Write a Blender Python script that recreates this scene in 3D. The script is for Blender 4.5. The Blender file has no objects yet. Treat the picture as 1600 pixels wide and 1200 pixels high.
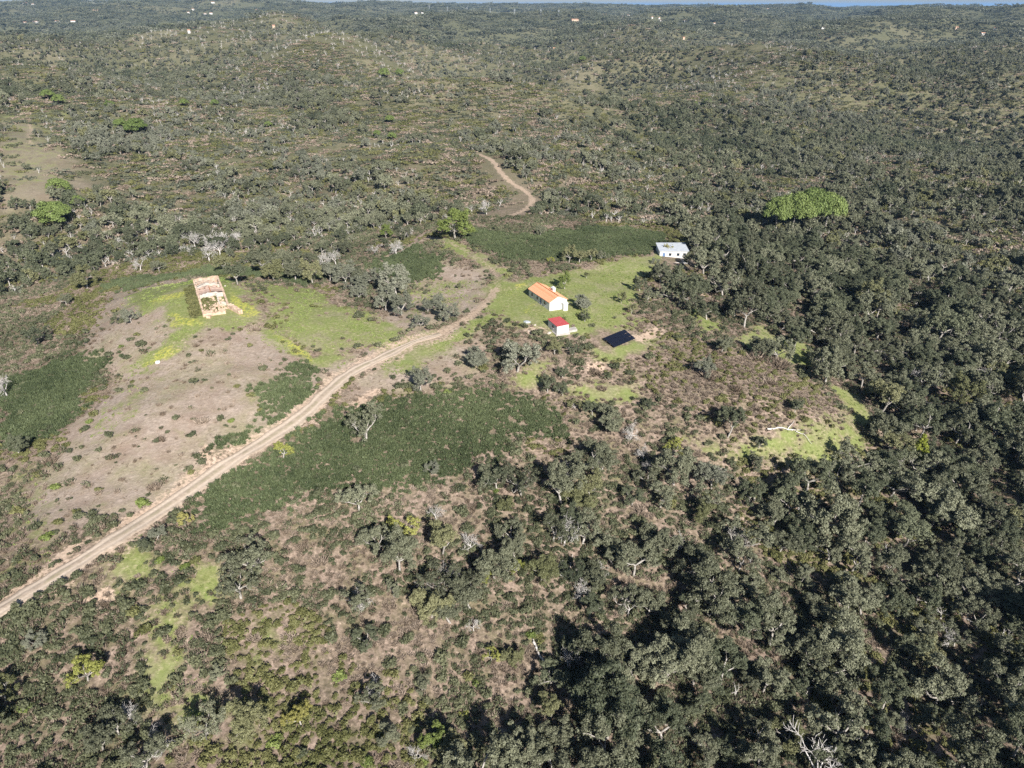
import bpy, math, random
import numpy as np

# ------------------------------------------------------------------ camera, sky, sun, exposure
scene = bpy.context.scene
COL = scene.collection
PITCH, FPX, CZ = math.radians(28.3), 1100.0, 85.0          # drone 85 m above the cottage hill
cam_d = bpy.data.cameras.new('camera'); cam = bpy.data.objects.new('camera', cam_d); COL.objects.link(cam)
cam.location = (0, 0, CZ); cam.rotation_euler = (math.pi/2 - PITCH, 0, 0)
cam_d.sensor_width = 36; cam_d.lens = 36*FPX/1600; cam_d.clip_start = 1; cam_d.clip_end = 90000
scene.camera = cam
SUN_EL, SUN_AZ = math.radians(32), math.radians(157)       # azimuth clockwise from +Y: behind the camera, to the right
world = bpy.data.worlds.new('World'); scene.world = world; world.use_nodes = True
wn = world.node_tree.nodes; wl = world.node_tree.links
sky = wn.new('ShaderNodeTexSky'); sky.sky_type = 'NISHITA'; sky.sun_disc = False
sky.sun_elevation = SUN_EL; sky.sun_rotation = SUN_AZ; sky.altitude = 200; sky.air_density = 1.0; sky.dust_density = 0.6; sky.ozone_density = 1.2
wl.new(sky.outputs[0], wn['Background'].inputs[0]); wn['Background'].inputs[1].default_value = 0.05
sun_d = bpy.data.lights.new('sun', 'SUN'); sun_d.energy = 5.0; sun_d.angle = math.radians(0.5); sun_d.color = (1, 0.955, 0.90)
sun = bpy.data.objects.new('sun', sun_d); COL.objects.link(sun)
sdir = (math.sin(SUN_AZ)*math.cos(SUN_EL), math.cos(SUN_AZ)*math.cos(SUN_EL), math.sin(SUN_EL))
from mathutils import Vector, Matrix
sun.rotation_euler = Vector(sdir).to_track_quat('Z', 'Y').to_euler(); sun.location = (60, -120, 160)
vs = scene.view_settings; vs.view_transform = 'Standard'; vs.look = 'None'; vs.gamma = 1; vs.use_curve_mapping = False
vs.exposure = 0.75
cy = scene.cycles
cy.max_bounces = 5; cy.diffuse_bounces = 1; cy.glossy_bounces = 1; cy.transmission_bounces = 2; cy.volume_bounces = 0; cy.transparent_max_bounces = 4
cy.use_denoising = False; cy.use_adaptive_sampling = False
try: cy.denoiser = 'OPENIMAGEDENOISE'
except Exception: pass

# ------------------------------------------------------------------ numpy helpers
RNG = np.random.default_rng(7)
random.seed(7)
def hash2(ix, iy, seed):
    h = (ix.astype(np.int64)*374761393 + iy.astype(np.int64)*668265263 + seed*1442695041) & 0xffffffff
    h = ((h ^ (h >> 13))*1274126177) & 0xffffffff
    return ((h ^ (h >> 16)) & 0xffffff)/float(0xffffff)
def vnoise(x, y, seed=0):
    ix = np.floor(x); iy = np.floor(y); fx = x-ix; fy = y-iy
    u = fx*fx*fx*(fx*(fx*6-15)+10); v = fy*fy*fy*(fy*(fy*6-15)+10)
    a = hash2(ix, iy, seed); b = hash2(ix+1, iy, seed); c = hash2(ix, iy+1, seed); d = hash2(ix+1, iy+1, seed)
    return (a+(b-a)*u + (c-a)*v + (a-b-c+d)*u*v)*2-1
def fbm(x, y, scale, octs=3, seed=0):
    s = 0; a = 1.0; t = 0
    for k in range(octs):
        s = s + a*vnoise(x/scale*2**k+17.3*k, y/scale*2**k-9.1*k, seed+k); t += a; a *= .5
    return s/t*1.5
def sstep(a, b, x):
    t = np.clip((x-a)/(b-a), 0, 1); return t*t*(3-2*t)
cP, sP = math.cos(PITCH), math.sin(PITCH)
def ray(u, v):
    cx = (np.asarray(u, float)-800)/FPX; cyy = (600-np.asarray(v, float))/FPX
    return cx, cP+cyy*sP, -sP+cyy*cP
def at_z(u, v, z):
    dx, dy, dz = ray(u, v); t = (z-CZ)/dz
    return dx*t, dy*t
def project(x, y, z):
    zz = z-CZ; d = y*cP - zz*sP; up = y*sP + zz*cP
    d = np.where(d < 1, 1, d)
    return 800+FPX*x/d, 600-FPX*up/d

# ------------------------------------------------------------------ the land: a height for every x, y
CT = [  # photo bearing (px), height of the land there
 (0,950,0),(150,860,0),(300,770,0),(410,690,1),(520,600,2),(620,545,2.6),(700,515,3),(770,460,3.2),(830,455,3.0),(860,487,2.9),(890,478,2.9),
 (870,520,2.3),(960,540,-1),(1000,520,-2),(1050,405,-3),(1000,400,-2),(900,400,0),(710,372,5),(660,400,2),
 (300,440,8),(336,440,8),(318,495,8),(354,490,8),(280,510,7.2),(247,566,5),(390,490,7),(450,540,4.5),(200,480,5),(120,530,-3),(60,640,-6),(0,800,-5),(0,560,-10),(150,680,1),(300,620,5),(380,560,5),
 (330,405,-8),(200,410,-12),(60,440,-16),(450,410,-6),(560,430,-2),(620,470,0),(0,400,-16),
 (640,640,-1),(640,720,-4),(640,820,-9),(640,950,-14),(640,1150,-18),(450,800,-3),(400,950,-7),(200,930,-3),(200,1100,-7),(0,1100,-4),(420,1150,-11),
 (800,620,-3),(800,760,-9),(850,950,-18),(850,1150,-22),(1000,620,-6),(1000,720,-12),(1000,900,-19),(1050,1150,-26),
 (1150,600,-6),(1250,640,-10),(1330,690,-18),(1150,700,-12),(1250,760,-20),(1400,740,-24),(1250,560,-14),(1150,500,-8),(1300,1000,-27),(1500,1150,-30),(1600,900,-27),(1600,650,-22),(1450,500,-18),
 (1250,345,-16),(1600,400,-14),(1150,420,-6),(1500,280,-12),
 (780,330,-3),(700,300,-9),(560,330,-17),(640,240,3),(800,250,6),(830,290,-2),(480,290,-20),(300,330,-21),(150,300,-3),(60,230,8),(0,330,-4),(250,230,-12),(420,200,-10),(1000,300,-12),(1000,220,-14),(1200,230,-20),
 (600,170,2),(800,150,4),(1000,150,0),(1300,160,-8),(1600,180,-4),(200,150,6),(0,140,20),(400,130,4)]
cpts = []
for u, v, z in CT:
    x, y = at_z(u, v, z); cpts.append((float(x), float(y), z))
for az, zs in ((-60,(-3,-4,-8,-4,20,30,60,96,60)),(-33,(None,None,None,None,22,30,50,90,55)),(-20,(None,)*4+(10,24,46,84,55)),(-8,(None,)*4+(8,22,44,80,55)),(3,(None,)*4+(4,18,40,73,50)),
               (13,(None,)*4+(0,14,34,66,40)),(24,(None,)*4+(4,18,30,55,15)),(34,(None,)*4+(8,20,30,52,0)),(60,(-20,-22,-18,-6,8,20,30,50,0)),(130,(-18,-18,-10,0,10,20,30,40,10)),(-130,(-8,-6,-4,0,10,20,30,60,20)),(179,(-15,-12,-8,0,10,20,30,50,20))):
    for r, z in zip((30,80,200,500,950,1600,3000,6200,9500), zs):
        if z is not None: cpts.append((r*math.sin(math.radians(az)), r*math.cos(math.radians(az)), z))
cpts.append((0, 25, -16)); cpts.append((0, 8, -16))
cp = np.array(cpts)
def warp(x, y):
    return np.arctan2(x, y), 0.5*np.log(x*x+y*y+25)
cu, cv = warp(cp[:,0], cp[:,1])
KC = 0.05
def kern(d2): return np.sqrt(d2+KC*KC)
A = kern((cu[:,None]-cu)**2+(cv[:,None]-cv)**2)
n = len(cp); M = np.zeros((n+1, n+1)); M[:n,:n] = A - np.eye(n)*0.02; M[n,:n] = 1; M[:n,n] = 1
W = np.linalg.solve(M, np.append(cp[:,2], 0))
FLAT = [(10.5,205,14,0),(13.5,187,9,0),(31,185,10,0),(64,271,16,0),(-91,198,22,0)]
def H(x, y):
    x = np.asarray(x, float); y = np.asarray(y, float)
    sh = x.shape; x = x.ravel(); y = y.ravel()
    out = np.empty_like(x)
    for s in range(0, len(x), 60000):
        a = x[s:s+60000]; b = y[s:s+60000]
        u, v = warp(a, b)
        z = kern((u[:,None]-cu)**2+(v[:,None]-cv)**2) @ W[:n] + W[n]
        r = np.hypot(a, b)
        far = sstep(400, 850, r)
        z += far*(fbm(a, b, 260, 3, 11)*26*(1-.65*sstep(2500, 6000, r)) + (np.abs(fbm(a, b, 480, 2, 21))-.35)*-48*sstep(420, 1000, r)*(1-.6*sstep(3000, 6000, r)))
        z += sstep(900, 2500, r)*fbm(a, b, 1200, 3, 31)*34*(1-.78*sstep(3000, 5500, r))
        z += sstep(420, 800, r)*(1-sstep(1800, 3200, r))*fbm(a, b, 560, 2, 15)*9
        nr = 1-sstep(300, 900, r)
        keep = np.ones_like(a)
        for fx, fy, fr, _ in FLAT: keep *= sstep(.6, 1.3, np.hypot(a-fx, b-fy)/fr)
        z += nr*keep*(fbm(a, b, 22, 2, 41)*.55 + fbm(a, b, 5, 2, 51)*.14)
        out[s:s+60000] = z
    return out.reshape(sh)
def ground(u, v):
    """the point of the land seen towards a photo bearing"""
    u = np.atleast_1d(np.asarray(u, float)); v = np.atleast_1d(np.asarray(v, float))
    dx, dy, dz = ray(u, v)
    ts = 45*1.012**np.arange(520)
    gx = dx[:,None]*ts; gy = dy[:,None]*ts; gz = CZ+dz[:,None]*ts
    below = gz < H(gx, gy)
    k = np.where(below.any(1), below.argmax(1), len(ts)-1); k = np.maximum(k, 1)
    lo = ts[k-1]; hi = ts[k]
    for _ in range(14):
        m = (lo+hi)/2; b = CZ+dz*m < H(dx*m, dy*m)
        hi = np.where(b, m, hi); lo = np.where(b, lo, m)
    x, y = dx*hi, dy*hi
    return x, y, H(x, y)

# ------------------------------------------------------------------ ground cover: outlines on the land
def poly(pts):
    p = np.array(pts, float); x, y, _ = ground(p[:,0], p[:,1]); return np.stack([x, y], 1)
def cover(poly_w, x, y, soft):
    """1 inside the outline, fading to 0 over `soft` metres"""
    out = np.zeros_like(x)
    mn = poly_w.min(0)-soft; mx = poly_w.max(0)+soft
    sel = np.nonzero((x > mn[0])&(x < mx[0])&(y > mn[1])&(y < mx[1]))[0]
    if not len(sel): return out
    a = x[sel]; b = y[sel]; ins = np.zeros(len(sel), bool); d2 = np.full(len(sel), 1e18)
    m = len(poly_w)
    for i in range(m):
        x0, y0 = poly_w[i]; x1, y1 = poly_w[(i+1) % m]
        c = ((y0 > b) != (y1 > b)) & (a < (x1-x0)*(b-y0)/((y1-y0) or 1e-9)+x0); ins ^= c
        ex, ey = x1-x0, y1-y0; t = np.clip(((a-x0)*ex+(b-y0)*ey)/(ex*ex+ey*ey+1e-9), 0, 1)
        d2 = np.minimum(d2, (a-x0-t*ex)**2+(b-y0-t*ey)**2)
    d = np.sqrt(d2)*np.where(ins, 1, -1)
    out[sel] = sstep(-soft*.5, soft*.5, d)
    return out
P = {}
P['green'] = [(1.2,poly(q)) for q in (
 [(190,468),(230,452),(290,440),(350,430),(380,445),(390,470),(405,508),(380,515),(312,512),(300,530),(272,560),(200,577),(210,562),(250,540),(285,515),(252,507),(255,482),(215,490)],
 [(388,500),(440,528),(480,552),(560,556),(500,572),(450,547),(400,517)],
 [(770,445),(830,433),(880,422),(940,416),(1000,400),(1034,388),(1025,415),(1000,445),(985,480),(1000,500),(960,515),(900,524),(860,522),(800,508),(780,490),(768,470)],
 [(655,375),(700,374),(740,393),(795,425),(805,442),(768,455),(776,430),(750,408),(712,393)],
 [(600,552),(640,547),(700,528),(750,492),(768,470),(800,470),(790,490),(740,520),(660,557),(640,577)],
 [(932,545),(960,546),(1000,530),(1022,535),(1010,552),(960,564),(930,560)],
 [(788,580),(830,575),(862,570),(857,602),(820,607),(798,597)],
 [(925,600),(1000,598),(1003,622),(960,632),(900,627),(875,610)],
 [(1080,490),(1100,486),(1125,510),(1095,524)],[(1150,530),(1185,513),(1275,545),(1262,572),(1200,552)],[(1295,600),(1350,620),(1375,690),(1330,655)],
 [(282,878),(340,880),(362,905),(332,932),(288,922)],
 [(160,895),(220,845),(238,850),(226,905),(190,918)])] + [(.9,poly(q)) for q in (
 [(400,445),(480,450),(520,470),(600,500),(640,515),(620,530),(560,548),(520,560),(470,545),(430,520),(410,500),(392,460)],
 [(1080,678),(1150,688),(1250,676),(1330,640),(1355,690),(1330,718),(1250,728),(1150,718)],
 [(232,930),(290,940),(290,1050),(318,1090),(335,1140),(255,1150),(225,1060)],
 [(600,540),(680,520),(690,540),(640,580),(610,580)],[(400,1040),(430,1010),(430,960),(415,960)])] + [(.38,poly(q)) for q in (
 [(150,625),(210,600),(265,620),(225,650),(150,690),(125,660)],[(0,690),(60,700),(100,790),(90,900),(0,920)],[(180,560),(260,570),(240,600),(170,610)],[(560,430),(760,440),(760,470),(640,500)],
 [(0,150),(110,150),(150,230),(60,260),(0,230)],[(230,1060),(420,1090),(440,1200),(210,1200)],[(0,260),(80,240),(120,280),(0,300)])]
P['yellow'] = [(1.0,poly(q)) for q in ([(360,455),(386,463),(400,497),(374,499),(362,480)],[(254,498),(300,494),(326,505),(262,513)],[(205,574),(240,558),(278,533),(288,545),(270,566),(230,573)],
 [(428,520),(450,529),(492,553),(480,560),(445,541)],[(246,462),(290,456),(285,470),(250,474)],[(800,440),(830,438),(825,446),(800,448)],[(560,546),(610,540),(560,556)],[(812,482),(826,480),(826,488),(812,488)])]
P['soil'] = [(.9,poly(q)) for q in ([(478,648),(505,610),(545,578),(560,575),(530,605),(500,640)],[(308,722),(332,698),(348,720),(322,738)],[(985,520),(1032,512),(1028,535),(1000,532)],[(915,560),(955,564),(945,582),(918,577)],
 [(180,815),(230,785),(250,795),(190,830)],[(120,930),(170,915),(180,940),(140,945)],[(820,508),(856,518),(870,524),(820,520)],[(1090,455),(1110,430),(1116,450),(1110,480)],[(560,620),(600,612),(580,640),(530,640)],[(100,850),(150,835),(110,870),(60,895)])]
P['dry'] = [(1,poly(q)) for q in ([(130,562),(190,540),(300,512),(420,512),(480,555),(560,560),(610,555),(500,610),(478,645),(400,685),(330,722),(280,772),(180,812),(60,850),(40,790),(90,690),(180,592)],
 [(560,560),(660,520),(740,498),(765,540),(740,590),(700,605),(600,612),(540,625)],[(520,560),(700,500),(760,480),(740,440),(640,460),(580,500),(420,450)],
 [(170,455),(300,435),(380,440),(400,510),(250,560),(130,560)],[(640,440),(690,400),(750,420),(770,460),(700,490)])]
P['dry'].append((.7, poly([(0,185),(50,195),(100,240),(150,290),(80,320),(0,340)])))
P['cistus'] = [(1,poly(q)) for q in (
 [(290,790),(340,750),(420,707),(480,668),(530,642),(590,637),(640,622),(720,614),(790,617),(840,632),(872,652),(885,682),(800,686),(775,712),(722,746),(640,762),(560,772),(480,778),(430,792),(360,818),(310,824)],
 [(0,602),(60,577),(120,556),(168,550),(180,560),(132,600),(122,640),(100,670),(50,690),(0,707)],
 [(588,400),(640,386),(656,380),(666,402),(692,412),(682,432),(640,437),(600,432),(578,420)],
 [(738,360),(800,370),(870,365),(920,355),(980,355),(1030,365),(1042,380),(1000,393),(950,408),(900,408),(840,404),(790,408),(750,390),(728,375)],
 [(400,602),(440,592),(490,602),(480,640),(440,662),(400,690),(360,712),(343,702),(390,670),(420,642)],[(438,572),(470,560),(492,575),(476,592),(450,586)],[(488,652),(530,640),(542,660),(500,668)],
 [(170,442),(260,432),(320,418),(420,422),(500,432),(480,446),(380,432),(300,431),(200,456)],
 [(540,170),(640,160),(700,200),(600,230)],[(530,235),(640,232),(760,240),(800,300),(760,330),(690,320),(640,260),(560,260)],[(830,250),(900,255),(930,300),(860,300)])]
P['brown'] = [(1,poly(q)) for q in ([(990,560),(1080,535),(1160,555),(1260,585),(1335,640),(1250,682),(1150,692),(1050,655),(975,605)],[(830,290),(930,270),(1090,290),(1080,360),(900,340)],[(1060,415),(1130,420),(1200,470),(1150,490),(1080,470)],[(580,170),(760,140),(780,200),(640,220)],[(760,160),(1020,210),(1000,260),(800,230)])]
P['wood'] = [(1,poly(q)) for q in ([(1640,1260),(700,1260),(752,1135),(850,1062),(950,1010),(1030,950),(1080,880),(1150,830),(1200,780),(1280,738),(1340,715),(1400,700),(1365,640),(1320,600),(1240,556),(1160,516),(1085,478),(1015,445),(1075,405),(1085,370),(1160,330),(1640,190)],)]+[(.5,poly(q)) for q in ([(0,345),(150,330),(300,330),(420,330),(520,360),(560,400),(520,425),(330,410),(200,395),(60,410),(0,420)],[(420,425),(520,425),(600,440),(590,470),(530,460)])]
P['bare'] = [(.88,poly(q)) for q in ([(0,180),(60,185),(110,240),(170,290),(80,325),(0,345)],[(530,235),(640,232),(760,240),(830,300),(830,330),(760,345),(690,330),(720,280),(640,258),(560,262)])]
WP = {}
def masks(x, y, keys):
    r = np.hypot(x, y); k = np.clip(r/200, .5, 3)
    wx = x + fbm(x, y, 9, 3, 61)*2.6*k; wy = y + fbm(x, y, 9, 3, 71)*3.2*k
    out = {}
    for key in keys:
        m = np.zeros_like(x)
        for s, p in P[key]: m = np.maximum(m, s*cover(p, wx, wy, {'green':9,'yellow':5,'soil':2.5,'dry':9,'cistus':6,'brown':8,'wood':6,'bare':20}[key]))
        out[key] = m
    return out

# tracks: centre lines on the land
def line_w(pts, step=1.2):
    p = np.array(pts, float)
    t = np.arange(len(p)); tt = np.linspace(0, len(p)-1, len(p)*8)
    def cr(c):                     # smooth through the points
        out = np.empty_like(tt)
        for i, q in enumerate(tt):
            k = min(int(q), len(p)-2); f = q-k
            a = c[max(k-1,0)]; b = c[k]; d = c[k+1]; e = c[min(k+2,len(p)-1)]
            out[i] = .5*(2*b+(d-a)*f+(2*a-5*b+4*d-e)*f*f+(3*b-a-3*d+e)*f**3)
        return out
    x, y, _ = ground(cr(p[:,0]), cr(p[:,1]))
    s = np.append(0, np.cumsum(np.hypot(np.diff(x), np.diff(y)))); q = np.arange(0, s[-1], step)
    x = np.interp(q, s, x); y = np.interp(q, s, y)
    for _ in range(6):
        x[1:-1] = (x[:-2]+2*x[1:-1]+x[2:])/4; y[1:-1] = (y[:-2]+2*y[1:-1]+y[2:])/4
    return np.stack([x, y], 1)
ROAD = line_w([(-90,1005),(0,951),(60,915),(130,872),(205,825),(290,770),(350,727),(410,690),(470,650),(515,608),(550,580),(600,556),(640,536),(690,520)])
TRACKS = [(line_w([(640,536),(690,520),(735,494),(762,470),(775,452)]),1.7,.55), (line_w([(775,452),(778,436),(765,418),(738,398),(705,380),(670,372)]),1.3,.27), (line_w([(668,372),(650,378),(630,392),(600,402)]),1.2,.9),
          (line_w([(648,376),(668,362),(700,352),(735,347),(770,342),(800,336),(824,325),(832,312),(820,298),(800,286),(783,270),(768,250),(745,240)]),.95,1.0),
          (line_w([(780,455),(830,445),(880,430),(950,415),(1030,398)]),1.2,.2), (line_w([(300,515),(290,535),(260,560)]),1.0,.2),
          (line_w([(930,212),(900,195),(860,182),(840,172)]),1.3,.8), (line_w([(520,180),(545,205),(556,215)]),1.5,.8), (line_w([(1085,480),(1100,450),(1112,430),(1110,420)]),.9,.8),
          (line_w([(46,225),(47,200),(44,180),(60,160)]),1.2,.4),(line_w([(830,380),(870,366),(900,358),(940,352)]),.8,.5)]
def near_line(L, x, y, w):
    out = np.full(x.shape, 1e9)
    mn = L.min(0)-w; mx = L.max(0)+w
    sel = np.nonzero((x > mn[0])&(x < mx[0])&(y > mn[1])&(y < mx[1]))[0]
    for s in range(0, len(sel), 20000):
        q = sel[s:s+20000]
        out[q] = np.sqrt(((x[q,None]-L[:,0])**2+(y[q,None]-L[:,1])**2).min(1))
    return out

# ------------------------------------------------------------------ materials
def new_mat(name):
    m = bpy.data.materials.new(name); m.use_nodes = True
    nt = m.node_tree; b = nt.nodes['Principled BSDF']; return m, nt, b
def leaf_mat(name, c0, c1, var=.5, rough=.6, spec=.25, trans=.0):
    """two tones mixed per plant, per leaf and along the ground"""
    m, nt, b = new_mat(name); N = nt.nodes; L = nt.links
    oi = N.new('ShaderNodeObjectInfo'); ge = N.new('ShaderNodeNewGeometry')
    mul = N.new('ShaderNodeMath'); mul.operation = 'MULTIPLY_ADD'; mul.inputs[1].default_value = var; 
    L.new(oi.outputs['Random'], mul.inputs[0])
    mm = N.new('ShaderNodeMath'); mm.operation = 'MULTIPLY'; mm.inputs[1].default_value = 1-var; L.new(ge.outputs['Random Per Island'], mm.inputs[0])
    L.new(mm.outputs[0], mul.inputs[2])
    no = N.new('ShaderNodeTexNoise'); no.inputs['Scale'].default_value = .045; no.inputs['Detail'].default_value = 3; L.new(oi.outputs['Location'], no.inputs['Vector'])
    pt = N.new('ShaderNodeMath'); pt.operation = 'MULTIPLY_ADD'; pt.inputs[1].default_value = 1.5; L.new(no.outputs[0], pt.inputs[0])
    of = N.new('ShaderNodeMath'); of.operation = 'SUBTRACT'; of.inputs[1].default_value = .75; L.new(mul.outputs[0], of.inputs[0]); L.new(of.outputs[0], pt.inputs[2]); pt.use_clamp = True; mul = pt
    mix = N.new('ShaderNodeMix'); mix.data_type = 'RGBA'; mix.inputs[6].default_value = (*c0,1); mix.inputs[7].default_value = (*c1,1)
    L.new(mul.outputs[0], mix.inputs[0]); L.new(mix.outputs[2], b.inputs['Base Color'])
    b.inputs['Roughness'].default_value = rough; b.inputs['Specular IOR Level'].default_value = spec
    return m
def plain_mat(name, c0, c1=None, scale=3., rough=.85, spec=.2, bump=0.0, detail=4):
    m, nt, b = new_mat(name); N = nt.nodes; L = nt.links
    tc = N.new('ShaderNodeTexCoord'); no = N.new('ShaderNodeTexNoise'); no.inputs['Scale'].default_value = scale; no.inputs['Detail'].default_value = detail
    L.new(tc.outputs['Object'], no.inputs['Vector'])
    r = N.new('ShaderNodeValToRGB'); r.color_ramp.elements[0].position = .3; r.color_ramp.elements[1].position = .7
    r.color_ramp.elements[0].color = (*c0,1); r.color_ramp.elements[1].color = (*(c1 or c0),1)
    L.new(no.outputs[0], r.inputs[0]); L.new(r.outputs[0], b.inputs['Base Color'])
    b.inputs['Roughness'].default_value = rough; b.inputs['Specular IOR Level'].default_value = spec
    if bump:
        bp = N.new('ShaderNodeBump'); bp.inputs['Strength'].default_value = bump; bp.inputs['Distance'].default_value = .05
        L.new(no.outputs[0], bp.inputs['Height']); L.new(bp.outputs[0], b.inputs['Normal'])
    return m
MAT = {}
MAT['oak'] = leaf_mat('oak_leaf_greygreen', (0.066, 0.072, 0.042), (0.225, 0.232, 0.15))
MAT['oak_dark'] = leaf_mat('oak_leaf_dark', (0.046, 0.056, 0.032), (0.155, 0.168, 0.1))
MAT['oak_olive'] = leaf_mat('oak_leaf_olive', (0.1, 0.108, 0.045), (0.235, 0.23, 0.12))
MAT['oak_yellow'] = leaf_mat('oak_leaf_yellow', (0.17, 0.19, 0.04), (0.34, 0.34, 0.1))
MAT['oak_autumn'] = leaf_mat('oak_leaf_ochre', (.20,.19,.05), (.36,.33,.12))
MAT['olive'] = leaf_mat('olive_leaf_silver', (0.1, 0.108, 0.075), (0.24, 0.245, 0.18))
MAT['pine'] = leaf_mat('pine_needle_green', (0.085, 0.125, 0.03), (0.18, 0.23, 0.07))
MAT['conifer'] = leaf_mat('conifer_needle_lime', (.12,.15,.018), (.24,.27,.04))
MAT['bark'] = plain_mat('pale_bark', (.26,.235,.20), (.50,.47,.43), 2.5, bump=.4)
MAT['bark_dark'] = plain_mat('cork_bark', (.12,.09,.07), (.30,.26,.22), 2.5, bump=.5)
MAT['deadwood'] = plain_mat('bleached_deadwood', (.42,.39,.36), (.68,.65,.61), 2.0)
MAT['cistus'] = leaf_mat('gum_rockrose_leaf', (.038,.055,.024), (.150,.180,.086), .35)
MAT['shrub'] = leaf_mat('shrub_leaf_green', (0.05, 0.06, 0.03), (0.165, 0.17, 0.095))
MAT['shrub_olive'] = leaf_mat('shrub_leaf_olive', (0.085, 0.092, 0.03), (0.19, 0.185, 0.075))
MAT['shrub_dry'] = leaf_mat('dry_heath_twig', (0.14, 0.105, 0.072), (0.38, 0.305, 0.24))
MAT['shrub_lime'] = leaf_mat('shrub_leaf_lime', (0.09, 0.125, 0.028), (0.2, 0.24, 0.07))
MAT['far_wood'] = leaf_mat('far_wood_leaf', (0.05, 0.058, 0.038), (0.155, 0.162, 0.112), .7)
MAT['grass'] = leaf_mat('grass_blade', (.15,.21,.05), (.33,.38,.13), .5)

def ground_mat():
    m, nt, b = new_mat('hillside_soil'); N = nt.nodes; L = nt.links
    geo = N.new('ShaderNodeNewGeometry')
    def noise(scale, detail=5, rough=.6):
        t = N.new('ShaderNodeTexNoise'); t.inputs['Scale'].default_value = scale; t.inputs['Detail'].default_value = detail; t.inputs['Roughness'].default_value = rough
        L.new(geo.outputs['Position'], t.inputs['Vector']); return t.outputs[0]
    def ramp(src, stops):
        r = N.new('ShaderNodeValToRGB'); e = r.color_ramp.elements
        e[0].position, e[0].color = stops[0][0], (*stops[0][1],1); e[1].position, e[1].color = stops[-1][0], (*stops[-1][1],1)
        for p, c in stops[1:-1]:
            k = e.new(p); k.color = (*c,1)
        L.new(src, r.inputs[0]); return r.outputs[0]
    def mix(f, a, c):
        k = N.new('ShaderNodeMix'); k.data_type = 'RGBA'; L.new(f, k.inputs[0]); L.new(a, k.inputs[6]); L.new(c, k.inputs[7]); return k.outputs[2]
    def att(name):
        a = N.new('ShaderNodeAttribute'); a.attribute_name = name; return a.outputs['Fac']
    def math_(op, a, c):
        k = N.new('ShaderNodeMath'); k.operation = op
        for i, q in enumerate((a, c)):
            if isinstance(q, (int, float)): k.inputs[i].default_value = q
            else: L.new(q, k.inputs[i])
        k.use_clamp = True
        return k.outputs[0]
    def soft(src, fine, lo, hi):      # breaks an outline up with fine patches
        k = N.new('ShaderNodeMapRange'); k.inputs[1].default_value = lo; k.inputs[2].default_value = hi; k.interpolation_type = 'SMOOTHSTEP'
        s = N.new('ShaderNodeMath'); s.operation = 'MULTIPLY_ADD'; L.new(fine, s.inputs[0]); s.inputs[1].default_value = 2.0; 
        s2 = N.new('ShaderNodeMath'); s2.operation = 'MULTIPLY_ADD'; L.new(src, s2.inputs[0]); s2.inputs[1].default_value = 1.0; s2.inputs[2].default_value = -1.0
        L.new(s2.outputs[0], s.inputs[2]); L.new(s.outputs[0], k.inputs[0]); return k.outputs[0]
    n_big = noise(.035, 4); n_mid = noise(.22, 6, .65); n_fine = noise(1.3, 6, .7); n_tiny = noise(5.0, 3, .7)
    litter = ramp(n_fine, [(.28,(.11,.085,.062)),(.45,(.225,.172,.132)),(.58,(.35,.265,.21)),(.75,(.47,.37,.30))])
    heath = ramp(n_fine, [(.28,(.075,.07,.036)),(.5,(.155,.135,.08)),(.75,(.28,.225,.15))])
    base = mix(math_('MULTIPLY', ramp(n_mid, [(.40,(0,0,0)),(.62,(1,1,1))]), .8), litter, heath)
    dry = ramp(n_fine, [(.25,(.22,.175,.135)),(.45,(.34,.275,.22)),(.6,(.44,.36,.295)),(.78,(.55,.46,.385))])
    dry2 = ramp(n_tiny, [(.3,(.24,.175,.135)),(.7,(.42,.345,.27))])
    dry = mix(ramp(n_mid, [(.38,(0,0,0)),(.65,(1,1,1))]), dry, dry2)
    dry = mix(ramp(noise(.055, 6, .7), [(.46,(0,0,0)),(.70,(.75,.75,.75))]), dry, ramp(n_fine, [(.3,(.20,.20,.095)),(.7,(.36,.34,.19))]))
    dry = mix(ramp(noise(.075, 5, .7), [(.50,(0,0,0)),(.66,(.7,.7,.7))]), dry, ramp(n_tiny, [(.3,(.20,.135,.10)),(.7,(.34,.255,.20))]))
    col = mix(soft(att('dry'), n_mid, .25, .75), base, dry)
    far = ramp(n_mid, [(.3,(.075,.078,.042)),(.5,(.14,.135,.078)),(.7,(.235,.20,.135))])
    farb = ramp(noise(.010, 6, .62), [(.30,(.085,.095,.045)),(.5,(.15,.145,.082)),(.62,(.27,.235,.155)),(.75,(.26,.255,.145))])
    far = mix(math_('MULTIPLY', n_big, 1.0), far, farb)
    col = mix(att('far'), col, far)
    col = mix(math_('MULTIPLY', att('remote'), .85), col, ramp(noise(.006, 6, .65), [(.35,(.075,.085,.05)),(.55,(.115,.118,.070)),(.72,(.21,.19,.125))]))
    grass = ramp(n_fine, [(.25,(.13,.145,.05)),(.45,(.20,.22,.075)),(.6,(.285,.30,.12)),(.75,(.38,.355,.19))])
    grass = mix(ramp(n_mid, [(.40,(.0,.0,.0)),(.68,(.75,.75,.75))]), grass, ramp(n_tiny, [(.3,(.15,.20,.058)),(.7,(.265,.305,.11))]))
    grass = mix(ramp(noise(.09, 5, .65), [(.48,(0,0,0)),(.70,(.5,.5,.5))]), grass, dry)
    col = mix(soft(att('green'), n_mid, .15, 1.0), col, grass)
    flower = mix(ramp(n_fine, [(.42,(0,0,0)),(.6,(1,1,1))]), grass, ramp(n_tiny, [(.35,(.34,.35,.085)),(.55,(.52,.50,.08)),(.7,(.68,.62,.08))]))
    col = mix(soft(att('yellow'), n_mid, .35, .95), col, flower)
    soil = ramp(n_fine, [(.25,(.33,.235,.165)),(.5,(.50,.375,.28)),(.75,(.64,.51,.40))])
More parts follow.
